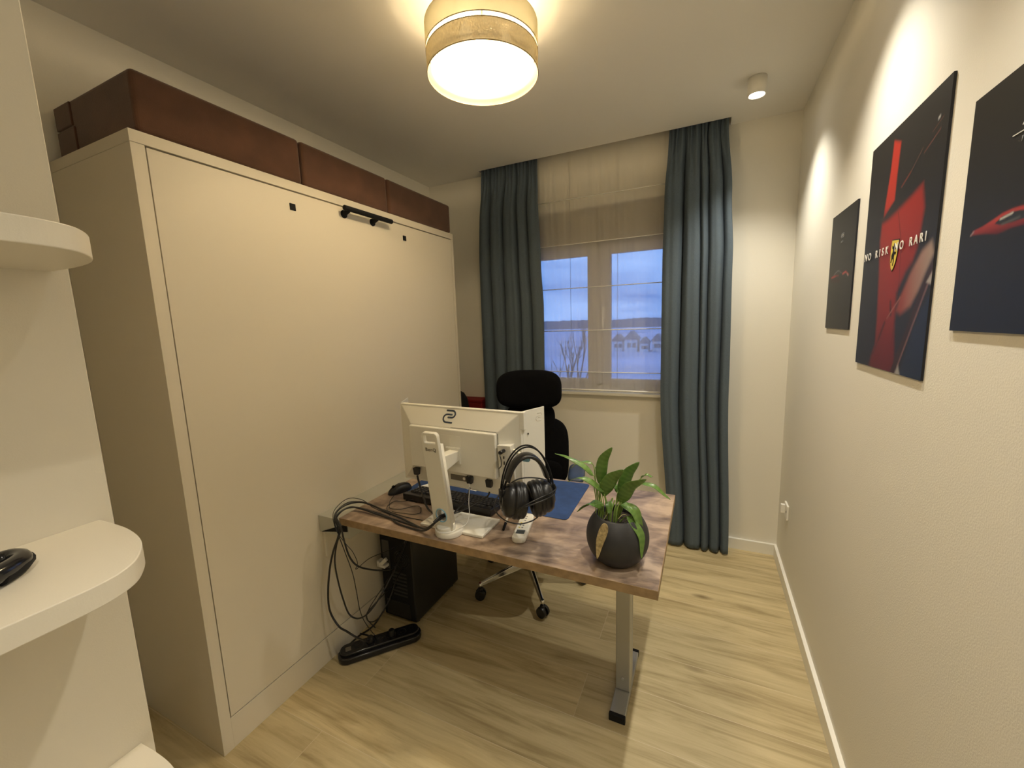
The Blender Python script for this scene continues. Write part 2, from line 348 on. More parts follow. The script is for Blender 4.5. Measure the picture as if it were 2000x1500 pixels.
h = MB(); h.box((-1.118, .075, 1.52), (-1.096, .088, 1.60)); h.cyl((-1.107, .078, 1.575), (-1.107, .05, 1.575), .010); h.tube([(-1.107, .052, 1.578), (-1.107, .047, 1.56), (-1.107, .047, 1.46)], .009, sm=4)
h.build('window_handle', 'white', win)
MB().box((-1.79, -.032, .982), (-.50, .10, 1.003)).build('window_sill', 'white', win, .004)

# ------------------------------------------------------------------ outside
struct(MB().box((-300, .6, -5.2), (220, 410, -5)).build('outdoor_ground', 'snow'))
t = MB()
P = [(-260, -5)]; x = -260.
while x < 160: P.append((x, 3.0+1.8*noise.noise(Vector((x*.03, 2, 0)))+1.0*noise.noise(Vector((x*.35, 7, 0))))); x += 2.2
P.append((160, -5)); t.prism(P, 396, 402, 'y')
tag(t.build('distant_treeline', 'trees'), 'dark line of distant trees along the horizon outside the window', 'trees', kind='stuff')
for i, (x, y, wd, ht) in enumerate(((-14.6, 86, 2.6, 4.3), (-17.8, 88, 2.2, 3.6), (-11.9, 85, 1.5, 3.0), (-9.5, 87, 1.9, 3.6))):
    g = thing('house', ['pale house with grey roof outside, largest of the far houses', 'pale small house outside, leftmost and farthest of the row', 'pale low house outside between the largest house and the right one', 'pale house outside, rightmost seen through the window'][i], 'house', (x, y, -5), group='houses outside')
    MB().box((x-wd/2, y, -5), (x+wd/2, y+4, -5+ht*.6)).build('wall', 'house', g)
    MB().prism([(x-wd/2-.3, -5+ht*.6), (x+wd/2+.3, -5+ht*.6), (x, -5+ht)], y-.3, y+4.3, 'y').build('roof', 'roof', g)
    for k in (-.28, .12): MB().box((x+k*wd, y-.03, -5+ht*.2), (x+k*wd+.7, y+.02, -5+ht*.42)).build('window', 'roof', g)
def tree(x, y, h, lab):
    m = MB(); rr = random.Random(int(x*10))
    def br(p, d, L, r, dep):
        q = p+d*L; m.cyl(p, q, r, r*.6, 5, False)
        if dep:
            for k in range(3):
                a = Vector((rr.uniform(-.6, .6), rr.uniform(-.5, .5), rr.uniform(.1, .5))); br(p+d*L*rr.uniform(.5, 1), (d+a).normalized(), L*.62, r*.5, dep-1)
    br(Vector((x, y, -5)), Vector((0, 0, 1)), h*.45, .11, 4); tag(m.build('bare_tree', 'bark'), lab, 'tree', 'bare trees outside')
tree(-6.8, 17, 6.6, 'bare leafless tree outside, left of the two seen in the left pane')
tree(-7.6, 22, 7.6, 'bare leafless tree outside, slimmer and farther one in the left pane')

# ------------------------------------------------------------------ roman blind + curtains
rb = thing('roman_blind', 'sheer cream roman blind lowered over the window between the curtains', 'blind', (-1.14, -.034, 1.01))
BX0, BX1 = -1.75, -.50
def blindf(u, v):
    z = 1.012+v*(2.665-1.012); x = BX0+u*(BX1-BX0)
    k_ = 1+.5*math.sin(PI*((z-1.15)/.293 % 1)); y = -.036+.0075*noise.noise(Vector((x*11, z*1.0, 0)))*k_+.0060*abs(noise.noise(Vector((x*24+z*.8, z*.9, 5))))*k_+.002*noise.noise(Vector((x*55, z*3, 2)))
    if z < 1.145: y += .004*noise.noise(Vector((x*45, z*9, 9)))
    return (x, y, z)
MB().grid(blindf, 200, 60).build('fabric', 'sheer', rb, fixn=False)
for z in (2.325, 2.03, 1.733, 1.44, 1.147, 1.02): MB().tube([(BX0, -.0405, z), (BX1, -.0405, z)], .0028 if z != 1.02 else .006, sm=0).build('batten', 'white', rb)
for x in (-1.62, -1.313, -.989, -.66): MB().tube([(x, -.031, 1.03), (x, -.031, 2.6)], .0013, 6, sm=0).build('lift_cord', 'rope', rb)
MB().box((BX0, -.05, 2.66), (BX1, -.03, 2.69)).build('rail', 'white', rb)

def curtain(name, label, edges, gaps, gwd, seed, pin):
    o = thing(name, label, 'curtain', (.5*(edges[-1][1]+edges[-1][2]), -.07, 0), group='curtains')
    def ex(z):
        E = edges
        for i in range(len(E)-1):
            if E[i][0] >= z >= E[i+1][0]:
                t = (E[i][0]-z)/(E[i][0]-E[i+1][0]); t = t*t*(3-2*t); return [E[i][k]+(E[i+1][k]-E[i][k])*t for k in (1, 2)]
        return E[-1][1:]
    def fn(u, v):
        z = .012+v*(2.665-.012); a, b2 = ex(min(2.6, z)); top = max(0, min(1, (z-2.25)/.33)); top = top*top*(3-2*top); hd = max(0, min(1, (z-2.49)/.04))
        ex_ = [g+gw for g, gw in zip(gaps, (.012*math.sin(z*1.7+seed+k*2) for k in range(9)))]
        d = [abs(u-g)/w_ for g, w_ in zip(ex_, gwd)]; q = max(math.exp(-t*t) for t in d)
        A = .075*(1-top)+.022*top; yc = -.128*(1-top)+(-.080)*top
        lob = 0
        for g0, g1 in zip([0]+ex_, ex_+[1]):
            if g0 <= u <= g1: lob = max(0, math.sin(PI*(u-g0)/(g1-g0)))**.6
        y = yc+A*q*(.6+.4*(1-lob))-.014*(lob-.6)*(1-top)+.004*noise.noise(Vector((u*9, z*1.1, seed)))+.0016*math.sin(u*60+z*.7)
        x = a+(b2-a)*u
        for g, w_ in zip(ex_, gwd): x += (b2-a)*.022*(1-.6*top)*math.exp(-((u-g)/w_)**2*.6)*(1 if u < g else -1)*min(1, abs(u-g)/w_*2)
        pz = max(0, 1-abs(z-2.53)/.13); k = 2*PI*u*pin
        y -= .016*pz*max(0, math.cos(k))**8; y += .007*top*math.sin(k*3); x += .006*pz*math.sin(k)
        return (x, max(-.152, min(-.056, y)) if z < 2.52 else max(-.100, min(-.058, y)), z)
    MB().grid(fn, 260, 90).build('fabric', 'curtain', o, solid=.0015, fixn=False)
    m = MB()
    def hem(u, v):
        p = fn(u, (.105+.004*v)/2.653); return (p[0], p[1]-.002, p[2])
    m.grid(hem, 260, 1).build('hem_stitch', 'curtain', o, fixn=False)
    MB().box((edges[0][1]+.01, -.075, 2.668), (edges[0][2]-.01, -.055, 2.69)).build('rail', 'white', o)
    return o
curtain('curtain', 'dark blue-grey pleated curtain hanging left of the window, nearer the wall bed', [(2.6, -1.955, -1.52), (1.9, -1.985, -1.497), (1.6, -1.985, -1.483), (1.0, -1.985, -1.487), (0, -1.975, -1.47)], [.175, .385, .62, .81], [.030, .022, .028, .024], 1.3, 5)
curtain('curtain', 'dark blue-grey pleated curtain hanging right of the window, down to the floor behind the desk', [(2.6, -.678, -.365), (2.2, -.695, -.335), (1.85, -.70, -.318), (1.1, -.698, -.310), (0, -.635, -.275)], [.285, .56, .68, .875], [.045, .018, .030, .030], 4.1, 4)

# ------------------------------------------------------------------ wall bed
XC, CY0, CY1, HC = -1.96, -2.193, -.506, 2.093
wb = thing('wall_bed', 'tall cream fold-up wall bed cabinet with a black bar handle, along the left wall', 'bed cabinet', (-2.2, -1.35, 0))
MB().box((XL+.004, CY0, 0), (XC, CY0+.036, 2.057)).build('side_panel', 'cab', wb, .0008)
MB().box((XL+.004, CY1-.022, 0), (XC, CY1, 2.057)).build('side_panel', 'cab', wb, .0008)
MB().box((XL+.004, CY0, 2.058), (XC, CY1, HC)).build('top_panel', 'cab', wb, .0008)
MB().box((XC-.02, CY0+.0365, 0), (XC-.001, CY1-.0225, .120)).build('plinth', 'cab', wb, .0005)
MB().box((XL+.004, CY0+.037, .02), (XL+.012, CY1-.023, 2.05)).build('back_panel', 'cab', wb)
MB().box((XC-.06, CY0+.037, .10), (XC-.03, CY1-.023, 2.057)).build('inner_frame', 'gap', wb)
dr = MB().box((XC-.024, CY0+.0395, .1245), (XC-.001, CY1-.0255, 2.0525)).build('bed_front', 'cab', wb, .001)
hd = MB(); hd.tube([(XC+.036, -1.445, 2.040), (XC+.036, -1.134, 2.040)], .0115, 12, sm=0)
for y in (-1.415, -1.235): hd.cyl((XC-.002, y, 2.022), (XC+.036, y, 2.036), .012, .010, 16); hd.cyl((XC-.002, y, 2.022), (XC+.004, y, 2.022), .018, n=20)
hd.build('handle', 'matte', dr, .002); dr.children[0]['label'] = 'black round bar handle'
for y, z in ((-1.679, 1.993), (-.996, 1.986)): MB().box((XC-.003, y-.0125, z-.013), (XC+.0025, y+.0125, z+.013)).build('cover_cap', 'matte', dr, .001)['label'] = 'small dark square cap'
lg = MB(); lg.box((XC-.001, -1.712, .624), (-1.782, -.62, .700)); lg.build('leg_rail', 'ledge', wb, .002)['label'] = 'pale grey metal rail under the desk end'
MB().box((XC-.001, -1.700, .50), (XC+.014, -1.52, .6235)).build('leg_plate', 'cab', wb, .001)
MB().prism([(-1.945, .628), (-1.79, .690), (-1.79, .655)], -1.716, -1.7125, 'y').build('hinge', 'matte', wb)['label'] = 'dark triangular hinge'
# cushions on top
def cushion(y0, y1, label, flap):
    o = thing('cushion', label, 'cushion', (-2.2, (y0+y1)/2, HC), group='brown cushions on the wall bed')
    m = MB(); x0, x1, z0, z1 = XL+.035, XC-.002, HC+.0005, HC+.174
    nx, ny, nz = 8, 10, 5
    m.box((x0, y0, z0), (x1, y1, z1)); m.build('cover', 'suede', o, .014, 4)
    if flap:
        MB().box((x0+.004, y0-.005, HC+.095), (x0+.115, y0+.004, HC+.166)).build('flap', 'suede', o, .003); MB().box((x0+.004, y0-.005, HC+.008), (x0+.125, y0+.004, HC+.09)).build('flap', 'suede', o, .003)
    return o
cushion(-2.168, -1.618, 'long brown suede block cushion on the wall bed, nearest with folded end', True)
cushion(-1.612, -1.108, 'brown suede block cushion on the wall bed, middle of the three', False)
cushion(-1.102, -.522, 'brown suede block cushion on the wall bed, farthest, beside the curtain', False)
# red box and black bag behind the bed
rbx = thing('storage_box', 'red flat-topped box standing in the corner behind the wall bed', 'box', (-2.13, -.07, 0))
MB().box((-2.30, -.135, 0), (-2.012, -.02, .90)).build('body', 'red', rbx, .006); MB().box((-2.303, -.138, .90), (-2.009, -.017, .925)).build('lid', 'red', rbx, .006)
bb = thing('bag', 'black round-topped bag standing beside the red box behind the wall bed', 'bag', (-2.19, -.32, 0))
m = MB(); m.lathe([(.001, 0), (.11, 0), (.133, .03), (.138, .80), (.137, .90), (.128, .955), (.105, .998), (.06, 1.026), (.001, 1.036)], (-2.172, -.32, 0), 40); m.build('body', 'matte', bb)
MB().tube([(-2.25, -.32, 1.01), (-2.24, -.32, 1.05), (-2.16, -.32, 1.05), (-2.15, -.32, 1.03)], .006).build('handle', 'matte', bb)

# ------------------------------------------------------------------ shelf unit at the left front
su = thing('shelf_unit', 'cream tall cabinet with rounded open end shelves at the left front', 'shelving', (-1.7, -3.2, 0))
SPX = -1.244
MB().box((XL+.004, -3.7, 0), (SPX, -2.615, H-.012)).build('cabinet_body', 'cab', su, .0012, 1)
shp = [(-1.244, -2.631), (-1.209, -2.629), (-1.173, -2.629), (-1.142, -2.632), (-1.116, -2.637), (-1.092, -2.645), (-1.069, -2.657), (-1.049, -2.672), (-1.036, -2.692), (-1.030, -2.716), (-1.029, -2.745), (-1.029, -3.5), (-1.244, -3.5)]
shp = shp[:1]+[tuple(p[:2]) for p in smooth([(a, b, 0) for a, b in shp[1:11]], 4)]+shp[11:]
for z in (1.616, 1.2354, .8557, .476, .10): MB().prism(shp, z-.026, z).build('shelf', 'cab', su, .0012, 2)
st = thing('strap', 'small black glossy curved strap lying on the middle rounded shelf', 'strap', (-1.16, -2.76, 1.236))
MB().tube([(-1.105, -2.84, 1.250), (-1.112, -2.79, 1.250), (-1.128, -2.755, 1.250), (-1.152, -2.732, 1.249), (-1.172, -2.735, 1.249), (-1.172, -2.762, 1.249), (-1.160, -2.80, 1.250)], lambda t: .010 if .1 < t < .75 else .006, 12).build('loop', 'gloss', st)
MB().tube([(-1.128, -2.755, 1.246), (-1.142, -2.738, 1.246), (-1.160, -2.727, 1.246)], .0095, 12).build('pad', 'matte', st)

# ------------------------------------------------------------------ wall prints
def segd(p, a, b):
    ax, ay = a; bx, by = b; dx, dy = bx-ax, by-ay; t = max(0, min(1, ((p[0]-ax)*dx+(p[1]-ay)*dy)/(dx*dx+dy*dy+1e-12))); return math.hypot(p[0]-ax-t*dx, p[1]-ay-t*dy)
def inside(p, poly):
    c = False; n = len(poly)
    for i in range(n):
        a, b = poly[i], poly[i-1]
        if (a[1] > p[1]) != (b[1] > p[1]) and p[0] < (b[0]-a[0])*(p[1]-a[1])/(b[1]-a[1])+a[0]: c = not c
    return c
def soft(p, poly, s):
    d = min(segd(p, poly[i], poly[i-1]) for i in range(len(poly))); d = d if inside(p, poly) else -d
    t = max(0, min(1, .5+d/s)); return t*t*(3-2*t)
def mixc(a, b, t): return tuple(a[i]+(b[i]-a[i])*t for i in range(3))
def art_mid(u, v):
    p = (u, v*1.4); S = lambda P: [(a, b*1.4) for a, b in P]
    c = mixc((.012, .016, .030), (.020, .018, .016), v)
    hood = S([(.80, .70), (.845, .61), (.83, .54), (.815, .48), (.77, .43), (.70, .40), (.60, .32), (.62, .18), (.67, .02), (.60, -.02), (.27, -.02), (.29, .04), (.345, .10), (.34, .22), (.31, .40), (.275, .56), (.285, .63), (.38, .635), (.50, .65), (.66, .675)])
    red = mixc((.155, .014, .018), (.34, .022, .016), min(1, max(0, v*1.5)))
    red = mixc(red, (.10, .010, .016), max(0, min(1, (.24-v)*3)))
    k = 1-.35*abs(u-.5); red = tuple(x*k for x in red)
    c = mixc(c, red, soft(p, hood, .055))
    st = S([(.363, .945+.01), (.464, .925), (.451, .798), (.448, .704), (.40, .69), (.301, .655), (.31, .706), (.347, .833)])
    c = mixc(c, (.42, .030, .018), soft(p, st, .03)*(1 if v > .69 else max(0, 1-(.69-v)*16)))
    hl = S([(.963, .485), (.869, .458), (.759, .387), (.662, .305), (.62, .25), (.683, .235), (.80, .265), (.876, .322), (.929, .376), (1.0, .44)])
    c = mixc(c, mixc((.27, .05, .04), (.33, .24, .20), min(1, max(0, (u-.68)*3.6))), soft(p, hl, .05))
    pl = S([(1.01, .43), (.933, .364), (.839, .255), (.766, .170), (.60, -.02), (.68, -.02), (.82, .15), (.90, .27), (1.01, .385)])
    c = mixc(c, (.035, .018, .022), soft(p, pl, .02))
    c = mixc(c, (.20, .10, .10), max(0, 1-segd(p, (1.0, .375*1.4), (.71, .03*1.4))/.014)*.8)
    c = mixc(c, (.012, .022, .050), soft(p, S([(1.05, .34), (.90, .23), (.72, -.03), (1.05, -.03)]), .03))
    c = mixc(c, (.45, .42, .40), soft(p, S([(.95, .345), (1.02, .39), (1.02, .33)]), .02)*.8)
    c = mixc(c, (.40, .38, .36), soft(p, S([(.66, -.02), (.72, .035), (.77, -.02)]), .03)*.8)
    for a, b, w_, col in (((.53, .74), (.64, .775), .006, (.16, .03, .02)), ((.64, .775), (.76, .83), .004, (.10, .05, .04)), ((.78, .81), (.93, .85), .004, (.14, .05, .04)), ((.85, .86), (.95, .885), .003, (.12, .05, .04)), ((.52, .645), (.60, .52), .004, (.10, .008, .008)), ((.60, .52), (.625, .36), .004, (.10, .008, .008)), ((.625, .36), (.60, .10), .004, (.09, .01, .01)), ((.40, .13), (.47, .20), .012, (.05, .008, .012)), ((.40, .13), (.33, .06), .006, (.07, .01, .015)), ((.53, .285), (.55, .235), .014, (.04, .008, .01)), ((.50, .22), (.66, .30), .006, (.30, .11, .09)), ((.90, .89), (.91, .893), .008, (.4, .4, .4))):
        c = mixc(c, col, max(0, 1-segd(p, (a[0], a[1]*1.4), (b[0], b[1]*1.4))/(w_*1.6)))
    e = S([(.50, .535), (.47, .50), (.475, .465), (.51, .42), (.545, .400), (.565, .43), (.567, .48), (.553, .525), (.53, .545)])
    return c
def art_small(u, v):
    c = (.020, .019, .017); p = (u, v*1.4)
    def arc(a, b, col, w_):
        nonlocal c
        c = mixc(c, col, max(0, 1-segd(p, (a[0], a[1]*1.4), (b[0], b[1]*1.4))/w_))
    arc((.14, .455), (.33, .462), (.34, .035, .03), .020); arc((.33, .462), (.45, .458), (.16, .02, .02), .016)
    arc((.62, .462), (.74, .472), (.40, .045, .04), .020); arc((.74, .472), (.86, .440), (.34, .04, .035), .016)
    arc((.24, .475), (.37, .497), (.17, .18, .19), .010); arc((.37, .497), (.46, .498), (.17, .18, .19), .010); arc((.46, .498), (.58, .470), (.10, .11, .12), .010)
    arc((.80, .450), (.84, .432), (.4, .38, .34), .010); arc((.16, .43), (.5, .41), (.035, .008, .008), .03)
    return c
def art_car(u, v):
    c = mixc((.010, .014, .024), (.018, .016, .014), v); p = (u, v*1.4); S = lambda P: [(a, b*1.4) for a, b in P]
    body = S([(.12, .415), (.14, .434), (.237, .441), (.327, .454), (.41, .468), (.49, .472), (.56, .471), (.68, .462), (.80, .447), (.90, .432), (.92, .405), (.80, .395), (.507, .400), (.387, .392), (.273, .407), (.15, .417)])
    c = mixc(c, mixc((.12, .012, .016), (.42, .045, .04), min(1, max(0, (v-.40)*18))), soft(p, body, .018))
    win_ = S([(.35, .437), (.413, .455), (.493, .461), (.56, .457), (.66, .445), (.62, .422), (.503, .420), (.40, .425)])
    c = mixc(c, (.02, .025, .03), soft(p, win_, .010)); c = mixc(c, (.55, .54, .50), max(0, 1-segd(p, (.40, .447*1.4), (.50, .456*1.4))/.010))
    c = mixc(c, (.09, .09, .09), max(0, 1-segd(p, (.42, .425*1.4), (.56, .433*1.4))/.012))
    c = mixc(c, (.25, .2, .2), max(0, 1-segd(p, (.12, .418*1.4), (.15, .43*1.4))/.010))
    return c
def poster(label, y0, wd, z0, ht, art, nu, nv):
    o = thing('wall_print', label, 'poster', (0, y0-wd/2, z0), group='car prints on the right wall')
    MB().box((-.0050, y0-wd, z0), (-.0005, y0, z0+ht)).build('panel', 'navyp', o)
    m = MB(); m.grid(lambda u, v: (-.0053, y0-u*wd, z0+v*ht), nu, nv, False); f = m.build('print', 'print', o, fixn=False)
    ca = f.data.color_attributes.new('print', 'FLOAT_COLOR', 'POINT')
    for j in range(nv+1):
        for i in range(nu+1): ca.data[j*(nu+1)+i].color = (*art(i/nu, j/nv), 1)
    F = lambda u, v: frame((-.0058, y0-u*wd, z0+v*ht), (0, -1, 0), (0, 0, 1))
    return o, F
o, F = poster('small black print of a red sports car, farthest of three and nearest the curtain', -.815, .302, 1.443, .425, art_small, 90, 120)
text('488', .026, 'lettering', 'textg', o, F(.5, .785)); text('PISTA', .011, 'lettering', 'textg', o, F(.5, .735))
o, F = poster('tall middle print of a red car bonnet with a yellow shield badge', -1.222, .452, 1.343, .633, art_mid, 220, 300)
for wd_, u_, sp_ in (('NO', .095, 1.5), ('RISK', .335, 1.85), ('NO', .592, 1.6), ('RARI', .820, 1.6)): text(wd_, .0290, 'lettering', 'textw', o, F(u_, .504) @ Matrix.Translation((0, 0, .0020)), sp_, off=.0005)
sh = [(-.021, .036), (.021, .036), (.022, .01), (.017, -.018), (.008, -.034), (0, -.040), (-.008, -.034), (-.017, -.018), (-.022, .01)]
X = F(.520, .478) @ Matrix.Rotation(math.radians(-6), 4, 'Z')
bd = plate([[(a*1.1, b*1.07) for a, b in sh]], .0008, 'badge', 'navyp', o, X @ Matrix.Translation((0, 0, .0002)))
plate([sh], .0008, 'badge_field', 'yellow', bd, X @ Matrix.Translation((0, 0, .0006)))
horse = [(-.004, .026), (.000, .030), (.004, .027), (.005, .022), (.010, .020), (.014, .023), (.012, .016), (.006, .013), (.007, .006), (.012, -.002), (.010, -.010), (.013, -.020), (.009, -.021), (.006, -.012), (.001, -.010), (-.003, -.018), (.000, -.027), (-.004, -.028), (-.007, -.017), (-.004, -.006), (-.005, .002), (-.011, .000), (-.015, .006), (-.013, .007), (-.009, .005), (-.003, .010), (-.005, .016), (-.010, .014), (-.013, .018), (-.010, .019), (-.006, .019), (-.008, .023)]
plate([[(-a, b) for a, b in horse]], .0006, 'badge_horse', 'matte', bd, X @ Matrix.Translation((0, 0, .0012)))
o, F = poster('black print of a red coupe, cut by the right edge of the view', -1.771, .300, 1.458, .419, art_car, 150, 200)
text('458', .026, 'lettering', 'textw', o, F(.56, .775), 1.1); text('ITALIA', .012, 'lettering', 'textg', o, F(.56, .72), 1.1); MB().box((-.0064, -1.771-.42*.3, 1.458+.7465*.419), (-.0056, -1.771-.70*.3, 1.458+.750*.419)).build('rule_line', 'textw', o)

# ------------------------------------------------------------------ ceiling lamp
LX, LY, LR = -1.186, -1.470, .1945
lamp = thing('ceiling_lamp', 'round two-tier linen drum ceiling lamp, lit warm', 'lamp', (LX, LY, H))
LC = (LX, LY, 0)
def ring(r, z0, z1, n=96):
    m = MB(); m.lathe([(r, z0), (r, z1)], LC, n)
    for j in range(2):
        for i in range(n): m.uv[j*n+i] = (i/n if i < n/2 else 1-i/n, j)
    return m
ring(LR+.001, 2.449, 2.522).build('upper_shade', 'shade_up', lamp, fixn=False)
ring(LR, 2.369, 2.434).build('lower_shade', 'shade_lo', lamp, fixn=False)
ring(LR-.014, 2.385, 2.515).build('inner_lining', 'inner', lamp, fixn=False)
rm = mat('shade_trim', (.42, .33, .20), .7)
for z in (2.369, 2.434, 2.449, 2.522):
    MB().tube([(LX+LR*math.cos(a*PI/24), LY+LR*math.sin(a*PI/24), z) for a in range(48)], .0016, 6, True, 1).build('trim_ring', rm, lamp)
MB().lathe([(.0005, 2.3935), (LR-.017, 2.3935), (LR-.017, 2.397), (.0005, 2.397)], LC, 96).build('diffuser', 'disc', lamp, fixn=False)
for k in range(4):
    a = k*PI/2+.5; ca, sa = math.cos(a), math.sin(a)
    MB().tube([(LX+(LR-.001)*ca, LY+(LR-.001)*sa, 2.430), (LX+(LR-.001)*ca, LY+(LR-.001)*sa, 2.453)], .0015, 6, sm=0).build('strut', rm, lamp)
MB().lathe([(.0005, 2.519), (LR-.004, 2.519)], LC, 64).build('added_top_cover', 'cover', lamp, fixn=False)  # unseen cover added over the shade to dim the ceiling glow
MB().lathe([(.0005, 2.572), (.052, 2.572), (.058, 2.58), (.058, 2.5995), (.0005, 2.5995)], LC, 40).build('ceiling_rose', 'white', lamp)
hs = MB()
for k in range(3):
    a = k*2*PI/3+.35; hs.tube([(LX, LY, 2.575), (LX+.03*math.cos(a), LY+.03*math.sin(a), 2.53), (LX+.055*math.cos(a), LY+.055*math.sin(a), 2.51)], .006)
hs.build('socket_arm', 'white', lamp)
em = mat('bulb_glow', (1, .9, .7), .5, emit=(1.0, .80, .45), estr=6)
for k in range(3):
    a = k*2*PI/3+.35; x, y = LX+.085*math.cos(a), LY+.085*math.sin(a)
    MB().lathe([(.001, -.026), (.014, -.022), (.021, -.010), (.022, 0), (.018, .012), (.012, .022), (.011, .03)], (x, y, 2.462), 20).build('bulb', em, lamp)
    ld = bpy.data.lights.new('bulb_light', 'POINT'); ld.energy = LAMP_W; ld.color = LAMP_COL; ld.shadow_soft_size = .025
    lo = bpy.data.objects.new('bulb_light', ld); C.objects.link(lo); lo.parent = lamp; lo.location = (x-LX, y-LY, 2.452-H)

# ceiling spotlights along the right wall
sm_ = mat('spot_led', (1, 1, 1), .5, emit=(1.0, .93, .80), estr=20)
def spot(y, label):
    o = thing('ceiling_spotlight', label, 'spotlight', (-.262, y, H), group='ceiling spotlights')
    m = MB(); m.lathe([(.0005, 2.5995), (.040, 2.5995), (.040, 2.525), (.037, 2.523), (.033, 2.525), (.031, 2.533), (.0005, 2.533)], (-.262, y, 0), 40); m.build('housing', 'white', o)
    MB().lathe([(.0005, 2.5315), (.029, 2.5315)], (-.262, y, 0), 32).build('lens', sm_, o)
    ld = bpy.data.lights.new('spot_light', 'SPOT'); ld.energy = SPOT_W; ld.color = SPOT_COL; ld.spot_size = math.radians(103); ld.spot_blend = 1.0; ld.shadow_soft_size = .02
    lo = bpy.data.objects.new('spot_light', ld); C.objects.link(lo); lo.parent = o; lo.location = (0, 0, 2.522-H); return o
spot(-.475, 'small white cylindrical ceiling spotlight, lit, in view beside the window wall')
spot(-1.355, 'small white cylindrical ceiling spotlight over the middle print, just above the view')
spot(-2.235, 'small white cylindrical ceiling spotlight over the nearest print, just above the view')

spot(-3.115, 'small white cylindrical ceiling spotlight added as fill light behind the viewer, last of the row')  # extra unseen spotlight, added to brighten the room

# ------------------------------------------------------------------ wall socket
so = thing('wall_socket', 'small white wall socket low on the right wall near the corner', 'socket', (0, -.275, .42))
MB().box((-.010, -.318, .376), (-.0005, -.232, .457)).build('plate', 'white', so, .002); MB().box((-.030, -.262, .395), (-.010, -.240, .443)).build('plug', 'white', so, .002)
MB().cyl((-.0102, -.296, .417), (-.0108, -.296, .417), .006, n=12).build('pin_hole', 'gap', so)

# ------------------------------------------------------------------ desk
DX0, DX1, DY0, DY1, DT = -1.796, -.546, -1.742, -1.026, .730
dk = thing('desk', 'brown wood-grain desk on a grey steel leg, butted against the wall bed', 'desk', (-1.17, -1.38, 0))
MB().box((DX0, DY0, .7005), (DX1, DY1, DT)).build('desktop', 'desk', dk, .0008, 1)
e = MB(); e.box((DX0-.0005, DY0-.0012, .7008), (DX1+.0012, DY0-.0001, DT-.0004)); e.box((DX1+.0001, DY0-.001, .7008), (DX1+.0012, DY1, DT-.0004)); e.build('edge_band', 'deskedge', dk)
lgm = MB(); lgm.box((-.731, -1.345, .029), (-.676, -1.395, .6615)); l = lgm.build('leg', 'steel', dk, .003)
MB().box((-.731, -1.320, .029), (-.676, -1.338, .661)).build('leg', 'steel', dk, .003)
MB().box((-.733, -1.50, .003), (-.674, -1.17, .028)).build('foot', 'steel', dk, .003)
for y0, y1 in ((-1.5155, -1.50), (-1.17, -1.155)): MB().box((-.734, y0, 0), (-.673, y1, .029)).build('end_cap', 'matte', dk, .003)
MB().cyl((-.7035, -1.3955, .085), (-.7035, -1.399, .085), .006, n=12).build('bolt', 'chrome', dk)
fr = MB(); fr.box((-.735, -1.68, .662), (-.672, -1.08, .700)); fr.box((-1.75, -1.16, .665), (-.74, -1.12, .70)); fr.box((-1.75, -1.62, .665), (-.74, -1.58, .70)); fr.build('under_frame', 'steel', dk, .002)

# desk mat, keyboard, mouse
P = [(-.914, -1.427), (-.922, -1.040), (-1.735, -1.075), (-1.722, -1.420)]
mpd = MB(); pts = []
for i in range(4):
    a, b_, c_ = Vector(P[i-1]), Vector(P[i]), Vector(P[(i+1) % 4]); d1 = (a-b_).normalized(); d2 = (c_-b_).normalized(); r = .022
    for k in range(6):
        t_ = k/5; pts.append(tuple((b_+d1*r)*(1-t_)**2+b_*2*t_*(1-t_)+(b_+d2*r)*t_*t_))
tag(mpd.prism(pts, DT+.0003, DT+.0028).build('desk_mat', 'mousepad', None, .001), 'blue felt desk mat lying on the desk under the keyboard', 'desk mat')
kb = thing('keyboard', 'black full-size keyboard on the desk behind the monitor stand', 'keyboard', (-1.43, -1.44, DT))
ang = math.radians(-1.5); KX = Matrix.Translation((-1.432, -1.442, DT+.003)) @ Matrix.Rotation(PI+ang, 4, 'Z')   # typist sits on the window side
m = MB(KX); m.hexa([(-.227, -.068, 0), (.227, -.068, 0), (.227, .068, 0), (-.227, .068, 0), (-.227, -.068, .014), (.227, -.068, .014), (.227, .068, .030), (-.227, .068, .030)]); m.build('case', 'black', kb, .003)
for a in (-.21, .15): MB(KX).box((a, .068, 0), (a+.06, .045, -.002)).build('foot', 'matte', kb)
KM = mat('keycap_black', (.02, .02, .022), .45); cnt = 0
rows = [(.052, [(-.2135+.019*i if i == 0 else -.2135+.012*((i-1)//4+1)+.019*i, .0165) for i in range(13)])]
z0 = -.2135
for ri, yy in enumerate((.027, .008, -.011, -.030, -.049)):
    L = []; x = z0
    ws = [[1]*13+[1.9], [1.5]+[1]*12+[1.5], [1.75]+[1]*11+[2.2], [2.2]+[1]*10+[2.8], [1.25, 1.25, 1.25, 6.2, 1.25, 1.25, 1.25, 1.25]][ri]
    for w_ in ws: L.append((x+(w_-1)*.0095, .019*w_-.0025)); x += .019*w_
    for k in range(3):
        if (ri in (0, 1)) or (ri == 3 and k == 1) or ri == 4: L.append((z0+.2925+.019*k, .0165))
    for k in range(4):
        if not (ri == 4 and k == 1): L.append((z0+.3555+.019*k, .0165))
    rows.append((yy, L))
